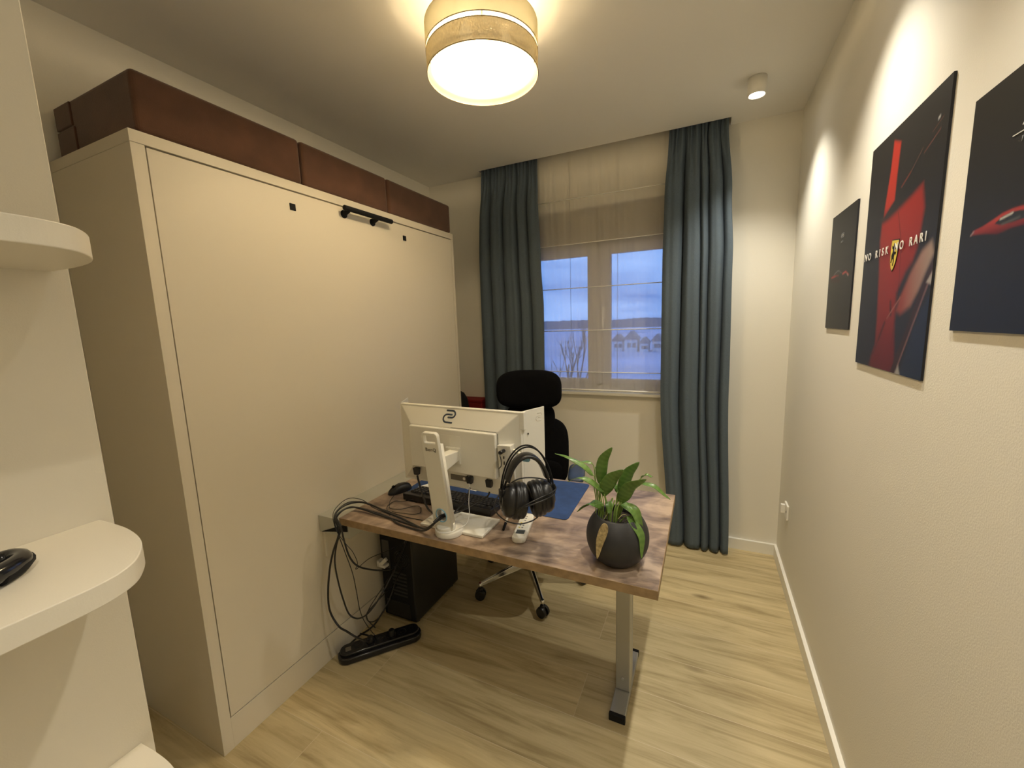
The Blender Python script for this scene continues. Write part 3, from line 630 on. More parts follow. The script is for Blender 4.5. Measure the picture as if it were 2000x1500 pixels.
for yy, L in rows:
    for x, wd in L:
        cnt += 1
        zz = .0145+.016*(yy+.068)/.136
        if cnt <= 100:
            q = MB(KX); a = wd/2; q.hexa([(x-a, yy-.0083, zz), (x+a, yy-.0083, zz), (x+a, yy+.0083, zz+.001), (x-a, yy+.0083, zz+.001), (x-a+.002, yy-.006, zz+.0075), (x+a-.002, yy-.006, zz+.0075), (x+a-.002, yy+.0065, zz+.0085), (x-a+.002, yy+.0065, zz+.0085)])
            q.build('key', KM, kb)
ms = thing('computer_mouse', 'black computer mouse on the left corner of the desk mat', 'mouse', (-1.735, -1.435, DT))
mx_ = Matrix.Translation((-1.738, -1.432, DT+.0022)) @ Matrix.Rotation(math.radians(158), 4, 'Z')
m = MB(mx_)
def mousef(u, v):
    a = 2*PI*u; ph = v*PI/2; r = math.cos(ph)**.55; wx = .031*(1-.10*math.cos(2*a)); x = wx*math.cos(a)*r; y = .060*math.sin(a)*r
    return (x, y, .0375*math.sin(ph)*(1-.35*max(0, y/.06)))
m.grid(mousef, 40, 14); m.build('body', 'black', ms, fixn=False)
MB(mx_).tube([(0, .055, .012), (0, .045, .023), (0, .03, .031), (0, .02, .034)], .0016, 6).build('button_gap', 'gap', ms)
MB(mx_).cyl((-.004, .032, .030), (.004, .032, .030), .0075, n=16).build('scroll_wheel', 'matte', ms)
MB(mx_).grid(lambda u, v: (.0295-.003*v, -.005+.022*u, .012+.010*v), 4, 3).build('side_label', 'paper', ms, solid=.001)['label'] = 'pale side label'

# cables on the desk
def cable(label, P, r, m='black', cat='cable', name='cable', group=None, plugs=()):
    o = thing(name, label, cat, P[len(P)//2], group=group); MB().tube(P, r, 8).build('wire', m, o)
    for a, b_, rr in plugs: MB().cyl(a, b_, rr, rr*.8, 12).build('plug', m, o)
    return o
cable('thin black mouse cord curling from the mouse towards the cable bundle', [(-1.724, -1.488, .738), (-1.700, -1.545, .735), (-1.677, -1.575, .735), (-1.650, -1.600, .734), (-1.60, -1.592, .735), (-1.563, -1.545, .735), (-1.535, -1.545, .735), (-1.50, -1.59, .735), (-1.53, -1.615, .735), (-1.62, -1.625, .735)], .0015, group='thin cords on the desk')
cable('thin black keyboard cord curving from the keyboard across the desk', [(-1.60, -1.511, .745), (-1.640, -1.530, .737), (-1.678, -1.535, .735), (-1.680, -1.575, .735), (-1.665, -1.605, .735), (-1.63, -1.635, .736), (-1.60, -1.66, .738)], .0015, group='thin cords on the desk')

# ------------------------------------------------------------------ monitor
mo = thing('monitor', 'white gaming monitor with side shields seen from behind on the desk', 'monitor', (-1.296, -1.66, DT))
a_ = math.atan2(-.03, .572); MX = Matrix.Translation((-1.324, -1.545, 1.0195)) @ Matrix.Rotation(a_, 4, 'Z')   # local: x right, -y towards viewer (back), z up
W2, H2 = .286, .1645
m = MB(MX); m.box((-W2, -.006, -H2), (W2, .016, H2)); m.build('bezel', 'monitor', mo, .002)
m = MB(MX); m.box((-W2+.008, .0155, -H2+.018), (W2-.008, .0172, H2-.008)); m.build('screen', 'gloss', mo)
ix, iz0, iz1, dp = .203, -.083, .088, -.046
m = MB(MX); m.hexa([(-W2+.003, -.004, -H2+.003), (W2-.003, -.004, -H2+.003), (W2-.003, -.004, H2-.003), (-W2+.003, -.004, H2-.003), (-ix-.004, dp+.008, iz0-.006), (ix+.004, dp+.008, iz0-.006), (ix+.004, dp+.008, iz1+.004), (-ix-.004, dp+.008, iz1+.004)])
m.build('back_shell', 'monitor', mo, .003)
m = MB(MX); m.box((-ix, dp-.008, iz0), (ix, dp+.010, iz1)); hb_ = m.build('back_housing', 'monitor', mo, .004)
m = MB(MX)
for k in range(64): x = -ix+.20+k*.0032; m.box((x, dp+.0075, iz1+.0025), (x+.0016, dp+.0105, iz1+.0048)) if x < ix-.003 else None
for k in range(50): z = iz0+.006+k*.0033; m.box((ix+.002, dp+.0073, z), (ix+.0048, dp+.0105, z+.0016))
m.build('vent_slots', 'gap', mo)
m = MB(MX); m.box((-.08, dp-.0084, -.055), (.05, dp-.007, .065)); m.build('mount_cover', 'monitor', mo, .0005)
m = MB(MX); m.hexa([(.21, -.038, -.118), (.262, -.012, -.118), (.262, -.004, -.118), (.21, -.004, -.118), (.21, -.052, .048), (.262, -.050, .050), (.262, -.004, .050), (.21, -.004, .048)]); m.build('side_port_box', 'monitor', mo, .002)
MB(MX).box((.235, -.0535, .000), (.238, -.050, .010)).box((.235, -.0520, -.022), (.238, -.048, -.010)).build('usb_slot', 'gap', mo)
m = MB(MX); m.cyl((.236, -.047, .030), (.236, -.078, .030), .007, n=12); m.tube([(.236, -.078, .030), (.246, -.094, .026), (.252, -.098, .010), (.250, -.096, -.010), (.238, -.092, -.022)], .0016, 8); m.build('plug', 'black', mo)['label'] = 'black audio plug with cord'
# shields
def shield(sx, hinge, tip, z0, z1, name='side_shield'):
    m = MB(); a, b_ = Vector(hinge), Vector(tip); d = (b_-a); n = Vector((-d.y, d.x)).normalized()*.004
    m.prism([tuple(a), tuple(b_), tuple(b_+n), tuple(a+n)], z0, z1); return m.build(name, 'monitor', mo, .002)
sR = shield(1, (-1.037, -1.553), (-.995, -1.440), .870, 1.186)
sL = shield(-1, (-1.613, -1.522), (-1.662, -1.418), .870, 1.186)
m = MB(); m.box((-1.044, -1.566, 1.12), (-1.026, -1.545, 1.185)); m.build('hinge', 'monitor', mo, .002)
MB().cyl((-1.0285, -1.530, 1.098), (-1.024, -1.528, 1.098), .003, n=10).build('screw', 'gap', mo)
# logo
def stroke(P, X, r, name, m_, par):
    q = MB(X); q.tube([(x, y, 0) for x, y in P], r, 6, sm=0); o_ = q.build(name, m_, par); return o_
def logo(X, s, r, m_, par):
    A = lambda cx, cy, rr, a0, a1: [(cx+rr*math.cos(math.radians(a0+(a1-a0)*k/8)), cy+rr*math.sin(math.radians(a0+(a1-a0)*k/8))) for k in range(9)]
    P1 = [(-.35, .5)]+A(.22, .235, .265, 90, -90)+[(-.15, -.03)]
    P2 = [(.25, .20)]+A(-.22, -.11-.0, .31, 90, 270)[:]+[(.35, -.42)]
    P1 = [(x*s, y*s) for x, y in P1]; P2 = [(x*s, (y)*s) for x, y in P2]
    q = MB(X); q.tube([(x, y, 0) for x, y in P1], r, 6, sm=0); q.tube([(x, y, 0) for x, y in P2], r, 6, sm=0); o_ = q.build('logo', m_, par); return o_
# bevel plane of the upper back
v0 = MX @ Vector((0, -.004, H2-.003)); v1 = MX @ Vector((0, dp+.008, iz1+.004)); upv = (v0-v1).normalized(); xv = (MX.to_3x3() @ Vector((1, 0, 0)))
mid = v1.lerp(v0, .52)+xv*(-.020); nrm = xv.cross(upv); 
logo(frame(mid+nrm*.0004, xv, upv) @ Matrix.Diagonal((1, 1, .3, 1)), .052, .0036, 'logo', mo)['label'] = 'dark outlined S-shaped logo'
dS = (Vector((-.995, -1.440, 0))-Vector((-1.037, -1.553, 0))).normalized()
logo(frame(Vector((-1.006, -1.4695, 1.150))+Vector((.0010, 0, 0)), dS, (0, 0, 1)) @ Matrix.Diagonal((1, 1, .3, 1)), .032, .0012, 'monitor', mo)
# stand
lean = Vector((0, -.052, .375)).normalized(); CX = frame((-1.3035, -1.699, .755), (1, 0, 0), lean)
w0, w1, ht = .036, .031, .385
out = [(-w0, 0), (w0, 0), (w1+.001, ht-.014)]+[(w1-.012+.013*math.cos(a), ht-.013+.013*math.sin(a)) for a in (.3, .8, 1.3)]+[(-w1+.012-.013*math.cos(a), ht-.013+.013*math.sin(a)) for a in (1.3, .8, .3)]+[(-w1-.001, ht-.014)]
hole = [(.002+.021*math.cos(k*PI/12), .062+.025*math.sin(k*PI/12)) for k in range(24)]
col = plate([out, hole, rrect(-.0255, ht-.040, .0255, ht-.008, .007)], .016, 'stand_column', 'monitor', mo, CX @ Matrix.Translation((0, 0, .000)), .002)
# rear half of the column (towards the panel)
out2 = [(-w0+.004, 0), (w0-.004, 0), (w1-.002, ht-.052), (-w1+.002, ht-.052)]
plate([out2, hole], .020, 'stand_rear', 'monitor', mo, CX @ Matrix.Translation((0, 0, -.018)), .002)
rg = MB(CX); rg.tube([(.002+.0225*math.cos(k*PI/12), .062+.0265*math.sin(k*PI/12), .0085) for k in range(24)], .0022, 6, True, 1); rg.lathe([(0, 0)], n=3) if 0 else None
rg.build('cable_ring', 'blue', col)['label'] = 'light blue cable hole ring'
rs = MB(CX @ Matrix.Translation((.002, .062, 0)) @ Matrix.Diagonal((1, 1.18, 1, 1))); rs.lathe([(.0212, .009), (.0212, -.027)], n=32); rs.build('cable_sleeve', 'blue', col, fixn=False)['label'] = 'light blue sleeve'
text('BenQ', .0175, 'lettering', 'grey', col, CX @ Matrix.Translation((0, ht-.062, .0081)), 1.15, off=.0004)
m = MB(); m.hexa([(-1.325, -1.725, .975), (-1.282, -1.725, .975), (-1.282, -1.605, .992), (-1.325, -1.605, .992), (-1.325, -1.725, 1.040), (-1.282, -1.725, 1.040), (-1.282, -1.605, 1.030), (-1.325, -1.605, 1.030)]); m.build('tilt_arm', 'monitor', mo, .003)
m = MB(); m.box((-1.345, -1.607, .975), (-1.278, -1.597, 1.040)); m.build('mount_plate', 'monitor', mo, .004)
m = MB(); m.lathe([(.0005, .0), (.052, .0), (.053, .004), (.053, .020), (.050, .024), (.0005, .024)], (-1.296, -1.678, DT+.0005), 48); m.build('base_disc', 'monitor', mo)
m = MB(); m.box((-1.435, -1.674, DT+.0005), (-1.157, -1.530, DT+.012)); m.build('base_plate', 'monitor', mo, .003)
MB().cyl((-1.3, -1.69, .753), (-1.3, -1.695, .775), .036, .034, 32).build('swivel_neck', 'monitor', mo, .002)
m = MB(MX); m.box((-.02, -.0345, -.122), (.075, -.020, -.098)); m.build('port_panel', 'grey', mo, .002)['label'] = 'grey connector strip under the housing'
m = MB(MX); m.cyl((.045, -.0352, -.110), (.045, -.0335, -.110), .006, n=16); m.build('port', 'monitor', mo)
# headphone hook
hk = MB(); hk.tube([(-1.058, -1.590, 1.050), (-1.030, -1.615, 1.050), (-.995, -1.645, 1.051), (-.983, -1.664, 1.053), (-.980, -1.672, 1.062)], .006, 10); hk.build('headphone_hook', 'monitor', mo)
MB().box((-.992, -1.668, 1.040), (-.968, -1.652, 1.056)).build('hook_pad', 'blue', mo, .003)['label'] = 'light blue hook pad'

# monitor cables through the stand hole
HOLE = (-1.302, -1.705, .815)
def mcable(label, P, r, top):
    o = thing('monitor_cable', label, 'cable', P[0], group='monitor cables'); MB().tube(P, r, 8).build('wire', 'black', o)
    t_ = Vector(top); MB().hexa([(t_.x-.011, t_.y-.008, t_.z-.030), (t_.x+.011, t_.y-.008, t_.z-.030), (t_.x+.011, t_.y+.008, t_.z-.030), (t_.x-.011, t_.y+.008, t_.z-.030), (t_.x-.014, t_.y-.010, t_.z), (t_.x+.014, t_.y-.010, t_.z), (t_.x+.014, t_.y+.010, t_.z), (t_.x-.014, t_.y+.010, t_.z)]).build('plug', 'black', o, .003)
mcable('black power cable plugged under the monitor left of its stand column', [(-1.505, -1.585, .895), (-1.500, -1.585, .870), (-1.475, -1.60, .830), (-1.42, -1.64, .790), (-1.36, -1.665, .785), (-1.315, -1.675, .800), (-1.305, -1.715, .812), (-1.315, -1.745, .800)], .0042, (-1.506, -1.585, .929))
mcable('black video cable plugged under the monitor just right of its stand', [(-1.252, -1.590, .880), (-1.262, -1.590, .850), (-1.285, -1.60, .812), (-1.300, -1.63, .790), (-1.302, -1.67, .795), (-1.304, -1.71, .808), (-1.318, -1.742, .798)], .0035, (-1.250, -1.590, .928))
mcable('black data cable plugged under the monitor beside the headset', [(-1.166, -1.590, .875), (-1.178, -1.590, .855), (-1.22, -1.60, .83), (-1.27, -1.625, .80), (-1.298, -1.66, .795), (-1.302, -1.70, .803), (-1.318, -1.740, .792)], .0035, (-1.165, -1.590, .925))
o = thing('white_cord', 'thin white cord hanging behind the stand column and looping round its foot', 'cord', (-1.245, -1.65, .75))
MB().tube([(-1.250, -1.595, .930), (-1.249, -1.60, .87), (-1.247, -1.61, .83), (-1.238, -1.625, .79), (-1.238, -1.645, .765), (-1.243, -1.665, .760), (-1.262, -1.715, .7585), (-1.30, -1.733, .7585), (-1.333, -1.715, .7585), (-1.345, -1.690, .762)], .0013, 6).build('wire', 'paper', o)

# cable bundle left over the desk
bun = [('thick black cable running over the desk from the stand hole, topmost of the bundle', [(-1.315, -1.742, .795), (-1.355, -1.735, .765), (-1.42, -1.70, .740), (-1.52, -1.668, .738), (-1.62, -1.650, .742), (-1.72, -1.632, .750), (-1.79, -1.640, .757), (-1.826, -1.690, .754), (-1.818, -1.745, .735), (-1.782, -1.762, .68), (-1.825, -1.765, .585), (-1.857, -1.765, .496), (-1.882, -1.765, .379), (-1.881, -1.765, .295), (-1.838, -1.765, .239), (-1.791, -1.765, .228), (-1.75, -1.75, .20), (-1.79, -1.66, .10), (-1.87, -1.57, .03), (-1.90, -1.60, .058)], .0042),
 ('black cable in the desk bundle that dips lowest along the front edge', [(-1.318, -1.742, .790), (-1.36, -1.732, .755), (-1.41, -1.716, .737), (-1.47, -1.708, .735), (-1.53, -1.698, .735), (-1.60, -1.672, .737), (-1.70, -1.664, .741), (-1.78, -1.665, .745), (-1.812, -1.70, .745), (-1.802, -1.752, .73), (-1.768, -1.764, .70), (-1.804, -1.763, .616), (-1.823, -1.763, .542), (-1.817, -1.763, .463), (-1.80, -1.76, .373), (-1.775, -1.755, .303), (-1.729, -1.74, .292), (-1.69, -1.70, .33), (-1.67, -1.60, .42), (-1.70, -1.46, .50), (-1.76, -1.405, .45)], .0034),
 ('black cable in the middle of the desk bundle, dropping to the back of the tower', [(-1.318, -1.740, .792), (-1.37, -1.72, .752), (-1.46, -1.690, .736), (-1.56, -1.68, .737), (-1.65, -1.675, .740), (-1.75, -1.668, .745), (-1.80, -1.685, .750), (-1.808, -1.745, .738), (-1.768, -1.763, .71), (-1.757, -1.762, .643), (-1.735, -1.76, .575), (-1.71, -1.74, .53), (-1.70, -1.66, .47), (-1.73, -1.55, .40), (-1.80, -1.44, .34), (-1.82, -1.405, .33)], .0036),
 ('thin black cable of the desk bundle, hanging with a kink beside the tower', [(-1.45, -1.640, .734), (-1.55, -1.640, .734), (-1.66, -1.630, .740), (-1.77, -1.620, .750), (-1.83, -1.665, .758), (-1.825, -1.74, .735), (-1.785, -1.766, .68), (-1.755, -1.766, .60), (-1.723, -1.766, .513), (-1.717, -1.76, .423), (-1.72, -1.75, .341), (-1.709, -1.74, .28), (-1.75, -1.66, .15), (-1.85, -1.56, .04)], .0018),
 ('thin black cord arching over the corner of the desk and looping to the tower top', [(-1.60, -1.655, .737), (-1.70, -1.645, .748), (-1.78, -1.63, .765), (-1.835, -1.66, .772), (-1.835, -1.735, .745), (-1.79, -1.768, .69), (-1.744, -1.766, .637), (-1.711, -1.766, .61), (-1.69, -1.766, .568), (-1.707, -1.76, .532), (-1.69, -1.70, .55), (-1.72, -1.55, .50), (-1.80, -1.42, .43), (-1.81, -1.402, .42)], .0015)]
for lab, P, r in bun: cable(lab, P, r, group='cables from the desk to the tower')
cable('thin black cable looped in a ring beside the foot of the tower', [(-1.83, -1.403, .20), (-1.80, -1.50, .245), (-1.818, -1.58, .216), (-1.848, -1.60, .174), (-1.833, -1.60, .141), (-1.795, -1.58, .156), (-1.77, -1.53, .22), (-1.78, -1.46, .28), (-1.79, -1.403, .30)], .0028, group='cables beside the tower')
cable('thin black cable hanging straight from the tower down to the floor strip', [(-1.80, -1.402, .40), (-1.74, -1.50, .38), (-1.735, -1.62, .33), (-1.79, -1.64, .24), (-1.81, -1.63, .18), (-1.82, -1.58, .10), (-1.86, -1.55, .066)], .002, group='cables beside the tower')
cable('thick black feed cable running from the tower to the power strip', [(-1.88, -1.402, .12), (-1.90, -1.45, .06), (-1.925, -1.50, .012), (-1.942, -1.57, .010), (-1.943, -1.64, .010), (-1.935, -1.70, .020), (-1.915, -1.705, .035)], .0045, group='cables beside the tower')

# ------------------------------------------------------------------ headset hanging on the hook
hp = thing('headset', 'black over-ear headset hanging beside the right end of the monitor', 'headset', (-.982, -1.655, .905))
HX = Matrix.Translation((-.981, -1.657, .906)) @ Matrix.Rotation(math.radians(38), 4, 'Z')
def arc(R, zt, y, a0=-8, a1=188, n=22): return [(R*math.cos(math.radians(a0+(a1-a0)*k/n)), y, max(0, 1)*(zt*math.sin(math.radians(a0+(a1-a0)*k/n)))) for k in range(n+1)]
for yy in (-.011, .011): MB(HX).tube(arc(.092, .186, yy), .0028, 8, sm=2).build('frame_bow', 'matte', hp)
bp_ = MB(HX)
def padf(u, v):
    a = math.radians(28+124*u); ph = 2*PI*v; return ((.078+.008*math.cos(ph))*math.cos(a), .026*math.copysign(abs(math.sin(ph))**.6, math.sin(ph)), (.152+.008*math.cos(ph))*math.sin(a)+.002)
bp_.grid(padf, 40, 14); bp_.build('headband_pad', 'black', hp, fixn=False)
for sx in (-1, 1):
    m = MB(HX); m.tube([(sx*.068, 0, .080), (sx*.080, 0, .050), (sx*.088, 0, .020)], .0038, 8); m.build('band_slider', 'matte', hp)
    CXX = HX @ Matrix.Translation((sx*.052, 0, 0)) @ Matrix.Rotation(sx*PI/2, 4, 'Y') @ Matrix.Rotation(math.radians(-7*sx), 4, 'Y') @ Matrix.Diagonal((1.12, .95, 1, 1))
    m = MB(CXX); m.lathe([(.001, .040), (.026, .040), (.030, .036), (.044, .030), (.050, .020), (.052, .010), (.050, .002)], n=40); m.build('ear_cup', 'black', hp)
    m = MB(CXX); m.lathe([(.050, .002), (.056, -.002), (.0575, -.008), (.0545, -.012), (.0575, -.016), (.058, -.023), (.0545, -.027), (.0565, -.031), (.055, -.038), (.048, -.043), (.036, -.042), (.028, -.034), (.027, -.012), (.001, -.011)], n=40); m.build('ear_cushion', 'black', hp)
    MB(HX).box((sx*.078, -.012, .008), (sx*.098, .012, .045)).build('hinge_block', 'black', hp, .003)
    MB(CXX).lathe([(.018, .0405), (.020, .0415), (.022, .0405)], n=24).build('cup_ring', 'steel', hp)
MB(HX).tube([(-.092, -.004, .038), (-.118, -.02, .010), (-.115, -.03, -.020), (-.090, -.03, -.050), (-.060, -.03, -.066), (-.03, -.035, -.070), (.01, -.03, -.066), (.035, -.02, -.056)], .0022, 8).build('cord', 'black', hp)
MB(HX).tube([(-.050, -.058, -.010), (-.02, -.066, .010), (.03, -.062, .026), (.07, -.042, .028), (.10, -.01, .032), (.08, .03, .045), (.03, .045, .055), (-.02, .04, .058), (-.06, .02, .050)], .0024, 8).build('cord', 'black', hp)
MB(HX).tube([(-.03, -.066, .002), (.03, -.068, .016), (.08, -.040, .020), (.10, -.004, .028)], .0024, 8).build('cord', 'black', hp)

# ------------------------------------------------------------------ marker, remote, papers
mk_ = thing('marker_pen', 'white marker pen with a black cap lying beside the remote', 'pen', (-1.13, -1.535, DT))
A, B = Vector((-1.147, -1.475, DT+.0055)), Vector((-1.112, -1.592, DT+.0055)); D = (B-A)
MB().tube([A, A+D*.04, A+D*.60], lambda t: .0042, 12, sm=0).build('barrel', 'paper', mk_)
MB().cyl(A+D*.58, B, .0055, .0045, 14).build('cap', 'matte', mk_); MB().box(A+D*.62+Vector((-.001, 0, .004)), A+D*.62+Vector((.001, 0, .006))).tube([A+D*.60+Vector((0, 0, .0058)), A+D*.9+Vector((0, 0, .0062))], .0011, 6, sm=0).build('clip', 'matte', mk_)
rc = thing('remote_control', 'white air-conditioner remote with a small dark display on the desk', 'remote', (-1.045, -1.56, DT))
RX = Matrix.Translation((-1.046, -1.557, DT+.0005)) @ Matrix.Rotation(math.atan2(1.046-1.028-.0, 0.0)*0+math.radians(9.5), 4, 'Z')
RX = frame((-1.0445, -1.557, DT+.0005), (.977, .20, 0), (-.20, .977, 0))
plate([rrect(-.0215, -.097, .0215, .097, .017)], .019, 'body', 'monitor', rc, RX @ Matrix.Translation((0, 0, .0098)), .004)
plate([rrect(-.0155, -.066, .0155, -.038, .002)], .001, 'display', 'lcd', rc, RX @ Matrix.Translation((0, 0, .0196)))
for r_ in range(6):
    for c_ in range(3):
        if (r_+c_) % 4 == 3: continue
        x = -.011+.011*c_; y = -.020+.018*r_
        plate([rrect(x-.0035, y-.0028, x+.0035, y+.0028, .0015)], .0012, 'button', ('yellow' if (r_ in (0, 2) and c_ == 0) else 'textg') if (r_*3+c_) % 3 != 2 else 'paper', rc, RX @ Matrix.Translation((0, 0, .0196)))
MB(RX).cyl((0, -.0965, .010), (0, -.098, .010), .003, n=12).build('end_hole', 'grey', rc)
tag(MB(frame((-1.422, -1.288, DT+.0031), (.98, -.15, 0), (.15, .98, 0))).box((-.030, -.016, 0), (.030, .016, .0004)).build('card', 'paper'), 'white rectangular paper card lying on the blue desk mat', 'card')
tag(MB().prism([(-1.688, -1.362), (-1.655, -1.285), (-1.60, -1.30), (-1.61, -1.36)], DT+.0031, DT+.0038).build('paper_slip', 'paper'), 'white folded paper slip on the desk mat left of the stand column', 'paper')

# ------------------------------------------------------------------ plant
pl = thing('potted_plant', 'green peace lily in a round anthracite ribbed pot on the desk corner', 'plant', (-.684, -1.622, DT))
PC_ = (-.684, -1.620, DT+.0005); prof = [(.0005, 0), (.046, 0), (.050, .002)]
for k in range(66):
    t_ = k/65; z = .003+t_*.150; r_ = .0985*math.sqrt(max(0, 1-((z-.083)/.1010)**2)); r_ = max(r_, .050 if z < .02 else 0); prof.append((r_+(.0004 if k % 2 else 0), z))
prof += [(.0685, .156), (.0640, .156), (.0635, .150), (.066, .13)]
MB().lathe(prof, PC_, 72).build('pot', 'pot', pl)
MB().lathe([(.0005, .135), (.03, .137), (.0655, .134)], PC_, 40).build('soil', 'soil', pl)
def leaf(P, wd, dy, split=.5, m='leaf', tilt=0, name='leaf', lab=None, stalk=True):
    """P: midrib (x, z) from soil to tip; dy: (y at base, y at tip)"""
    K = len(P); pts = [Vector((p[0], dy[0]+(dy[1]-dy[0])*(i/(K-1))**1.3, p[1])) for i, p in enumerate(P)]
    S = smooth(pts, 10); n0 = int(len(S)*split); st_ = S[:n0+1]; bl = S[n0:]
    side0 = Vector((math.cos(tilt), math.sin(tilt), 0))
    L = len(bl)-1; mb = MB()
    def f(u, v):
        i = min(L, int(round(v*L))); d = (bl[min(L, i+1)]-bl[max(0, i-1)]).normalized(); s_ = (side0-d*side0.dot(d))
        if s_.length < .25: s_ = Vector((0, 1, 0))-d*d.y
        s_ = s_.normalized(); nn = d.cross(s_); k = math.sin(PI*min(1, v**.8*1.0))**.8*(1-.15*v) if 0 < v < 1 else .02
        q = (u-.5)*2; return bl[i]+s_*q*wd*k*1.25+nn*(abs(q)**1.3)*wd*k*.28+nn*.0015*math.sin(v*14)*abs(q)
    mb.grid(f, 8, L); o_ = mb.build(name, m, pl, solid=.0006, fixn=False)
    if lab: o_['label'] = lab
    if stalk: MB().tube(st_+[bl[min(2, L)]], lambda t: .0024-.0010*t, 8, sm=0).build('stem', 'stem', o_)
    return o_
B0 = -1.620
leaf([(-.738,.862),(-.741,.949),(-.737,.992),(-.728,1.06),(-.699,1.107)], .0155, (B0, B0-.01), .42, tilt=.2)
leaf([(-.744,.862),(-.753,.98),(-.765,1.014),(-.816,1.053),(-.885,1.072)], .0095, (B0, B0-.02), .42, tilt=1.0)
leaf([(-.747,.862),(-.757,.97),(-.768,1.036),(-.81,1.038),(-.849,1.007)], .0130, (B0+.01, B0+.03), .50, tilt=1.2)
leaf([(-.707,.863),(-.719,.946),(-.728,.970),(-.784,1.008),(-.833,.992)], .0100, (B0-.01, B0-.05), .42, tilt=1.0)
leaf([(-.707,.862),(-.716,.92),(-.719,.965),(-.695,1.013),(-.659,1.049)], .0190, (B0-.015, B0-.04), .40, tilt=.1)
leaf([(-.691,.862),(-.679,.926),(-.673,.965),(-.653,1.016),(-.623,1.052)], .0170, (B0+.015, B0+.04), .40, tilt=.4)
leaf([(-.688,.863),(-.673,.911),(-.664,.948),(-.638,.996),(-.590,1.031)], .0180, (B0-.01, B0-.05), .38, tilt=.1)
leaf([(-.685,.867),(-.659,.948),(-.627,.991),(-.576,.989),(-.527,.953)], .0100, (B0, B0+.01), .45, tilt=1.1)
leaf([(-.682,.867),(-.650,.955),(-.618,1.0),(-.601,1.010),(-.584,1.005)], .0080, (B0+.02, B0+.05), .50, tilt=1.0)
leaf([(-.738,.862),(-.725,.906),(-.728,.921),(-.763,.929),(-.801,.900)], .0150, (B0-.01, B0-.06), .42, tilt=1.0)
leaf([(-.682,.864),(-.676,.914),(-.667,.926),(-.626,.909),(-.599,.829)], .0170, (B0-.01, B0-.03), .42, tilt=.9)
leaf([(-.672,.869),(-.655,.892),(-.639,.894),(-.604,.848),(-.600,.786)], .0120, (B0-.02, B0-.065), .38, tilt=.8)
leaf([(-.719,.864),(-.716,.901),(-.710,.931),(-.704,.922),(-.702,.900)], .0100, (B0-.01, B0-.04), .45, tilt=.2)
leaf([(-.694,.865),(-.691,.924),(-.688,.95),(-.694,.969),(-.712,.973)], .0090, (B0+.02, B0+.03), .45, tilt=.8)
leaf([(-.730,.862),(-.742,.92),(-.748,.965),(-.752,1.00),(-.765,1.020)], .0080, (B0+.02, B0+.04), .5, tilt=.3)
dl = leaf([(-.698,.876),(-.703,.893),(-.706,.874),(-.717,.832),(-.722,.786)], .0115, (-1.702, -1.735), .30, m='dry', tilt=.1, lab='dried brown leaf hanging over the pot rim', stalk=False)
for x in (-.742, -.735, -.728, -.752): MB().tube([(x, B0-.02, .864), (x+.004, B0-.02, .92), (x-.004, B0-.015, .975)], .0017, 8).build('stem', 'stem', pl)
for x, y in ((-.70, -.03), (-.692, -.02), (-.684, -.03), (-.71, -.015)): MB().tube([(x, B0+y, .864), (x+.003, B0+y, .905), (x+.012, B0+y+.01, .94)], .0024, 8).build('stem', 'stem', pl)
for P in ([(-.655, B0-.02, .870), (-.648, B0-.03, .898), (-.66, B0-.04, .905), (-.672, B0-.05, .893)], [(-.67, B0-.04, .868), (-.655, B0-.05, .882), (-.635, B0-.045, .885)], [(-.725, B0-.04, .868), (-.712, B0-.03, .89), (-.706, B0-.02, .905)]): MB().tube(P, .0011, 6).build('stem', 'leafw', pl)

# ------------------------------------------------------------------ office chair
chx, chy = -1.345, -.835
ch = thing('office_chair', 'black high-back office chair with headrest and chrome star base, behind the desk', 'chair', (chx, chy, 0))
for k, an in enumerate((-54, -126, 162, 90, 18)):
    a = math.radians(an); d = Vector((math.cos(a), math.sin(a), 0)); p = Vector((-d.y, d.x, 0)); o0 = Vector((chx, chy, 0))
    m = MB(); i0, i1 = o0+d*.035, o0+d*.312
    P = []
    for q, hw, zt, zb in ((i0, .021, .150, .105), (i1, .011, .096, .078)): P += [q-p*hw+Vector((0, 0, zb)), q+p*hw+Vector((0, 0, zb)), q+p*hw*.55+Vector((0, 0, zt)), q-p*hw*.55+Vector((0, 0, zt))]
    m.hexa([P[0], P[1], P[5], P[4], P[3], P[2], P[6], P[7]]); lg_ = m.build('base_leg', 'chrome', ch, .004, 3)
    cp = o0+d*.312; m = MB(); m.cyl(cp+Vector((0, 0, .06)), cp+Vector((0, 0, .097)), .008, n=14); m.build('caster_stem', 'chrome', lg_)
    cs = MB(); ax = (p*.8+d*.6*(1 if k % 2 else -1)).normalized(); cc = cp+Vector((0, 0, .0305))
    for s_ in (-1, 1): cs.cyl(cc+ax*s_*.007, cc+ax*s_*.024, .0300, .0270, 28)
    cs.cyl(cc-ax*.01, cc+ax*.01, .016, n=16); cs.cyl(cc+Vector((0, 0, .01)), cc+Vector((0, 0, .036)), .014, n=16); cs.build('caster', 'black', ch, .002)
MB().cyl((chx, chy, .085), (chx, chy, .16), .042, .036, 28).build('base_hub', 'chrome', ch, .004)
MB().cyl((chx, chy, .14), (chx, chy, .30), .026, n=24).cyl((chx, chy, .28), (chx, chy, .42), .015, n=20).build('gas_lift', 'matte', ch)
SX = Matrix.Translation((chx, chy, 0)) @ Matrix.Rotation(math.radians(14), 4, 'Z')   # faces -y
m = MB(SX); m.box((-.10, -.10, .405), (.10, .12, .440)); m.build('tilt_mechanism', 'matte', ch, .01)
m = MB(SX)
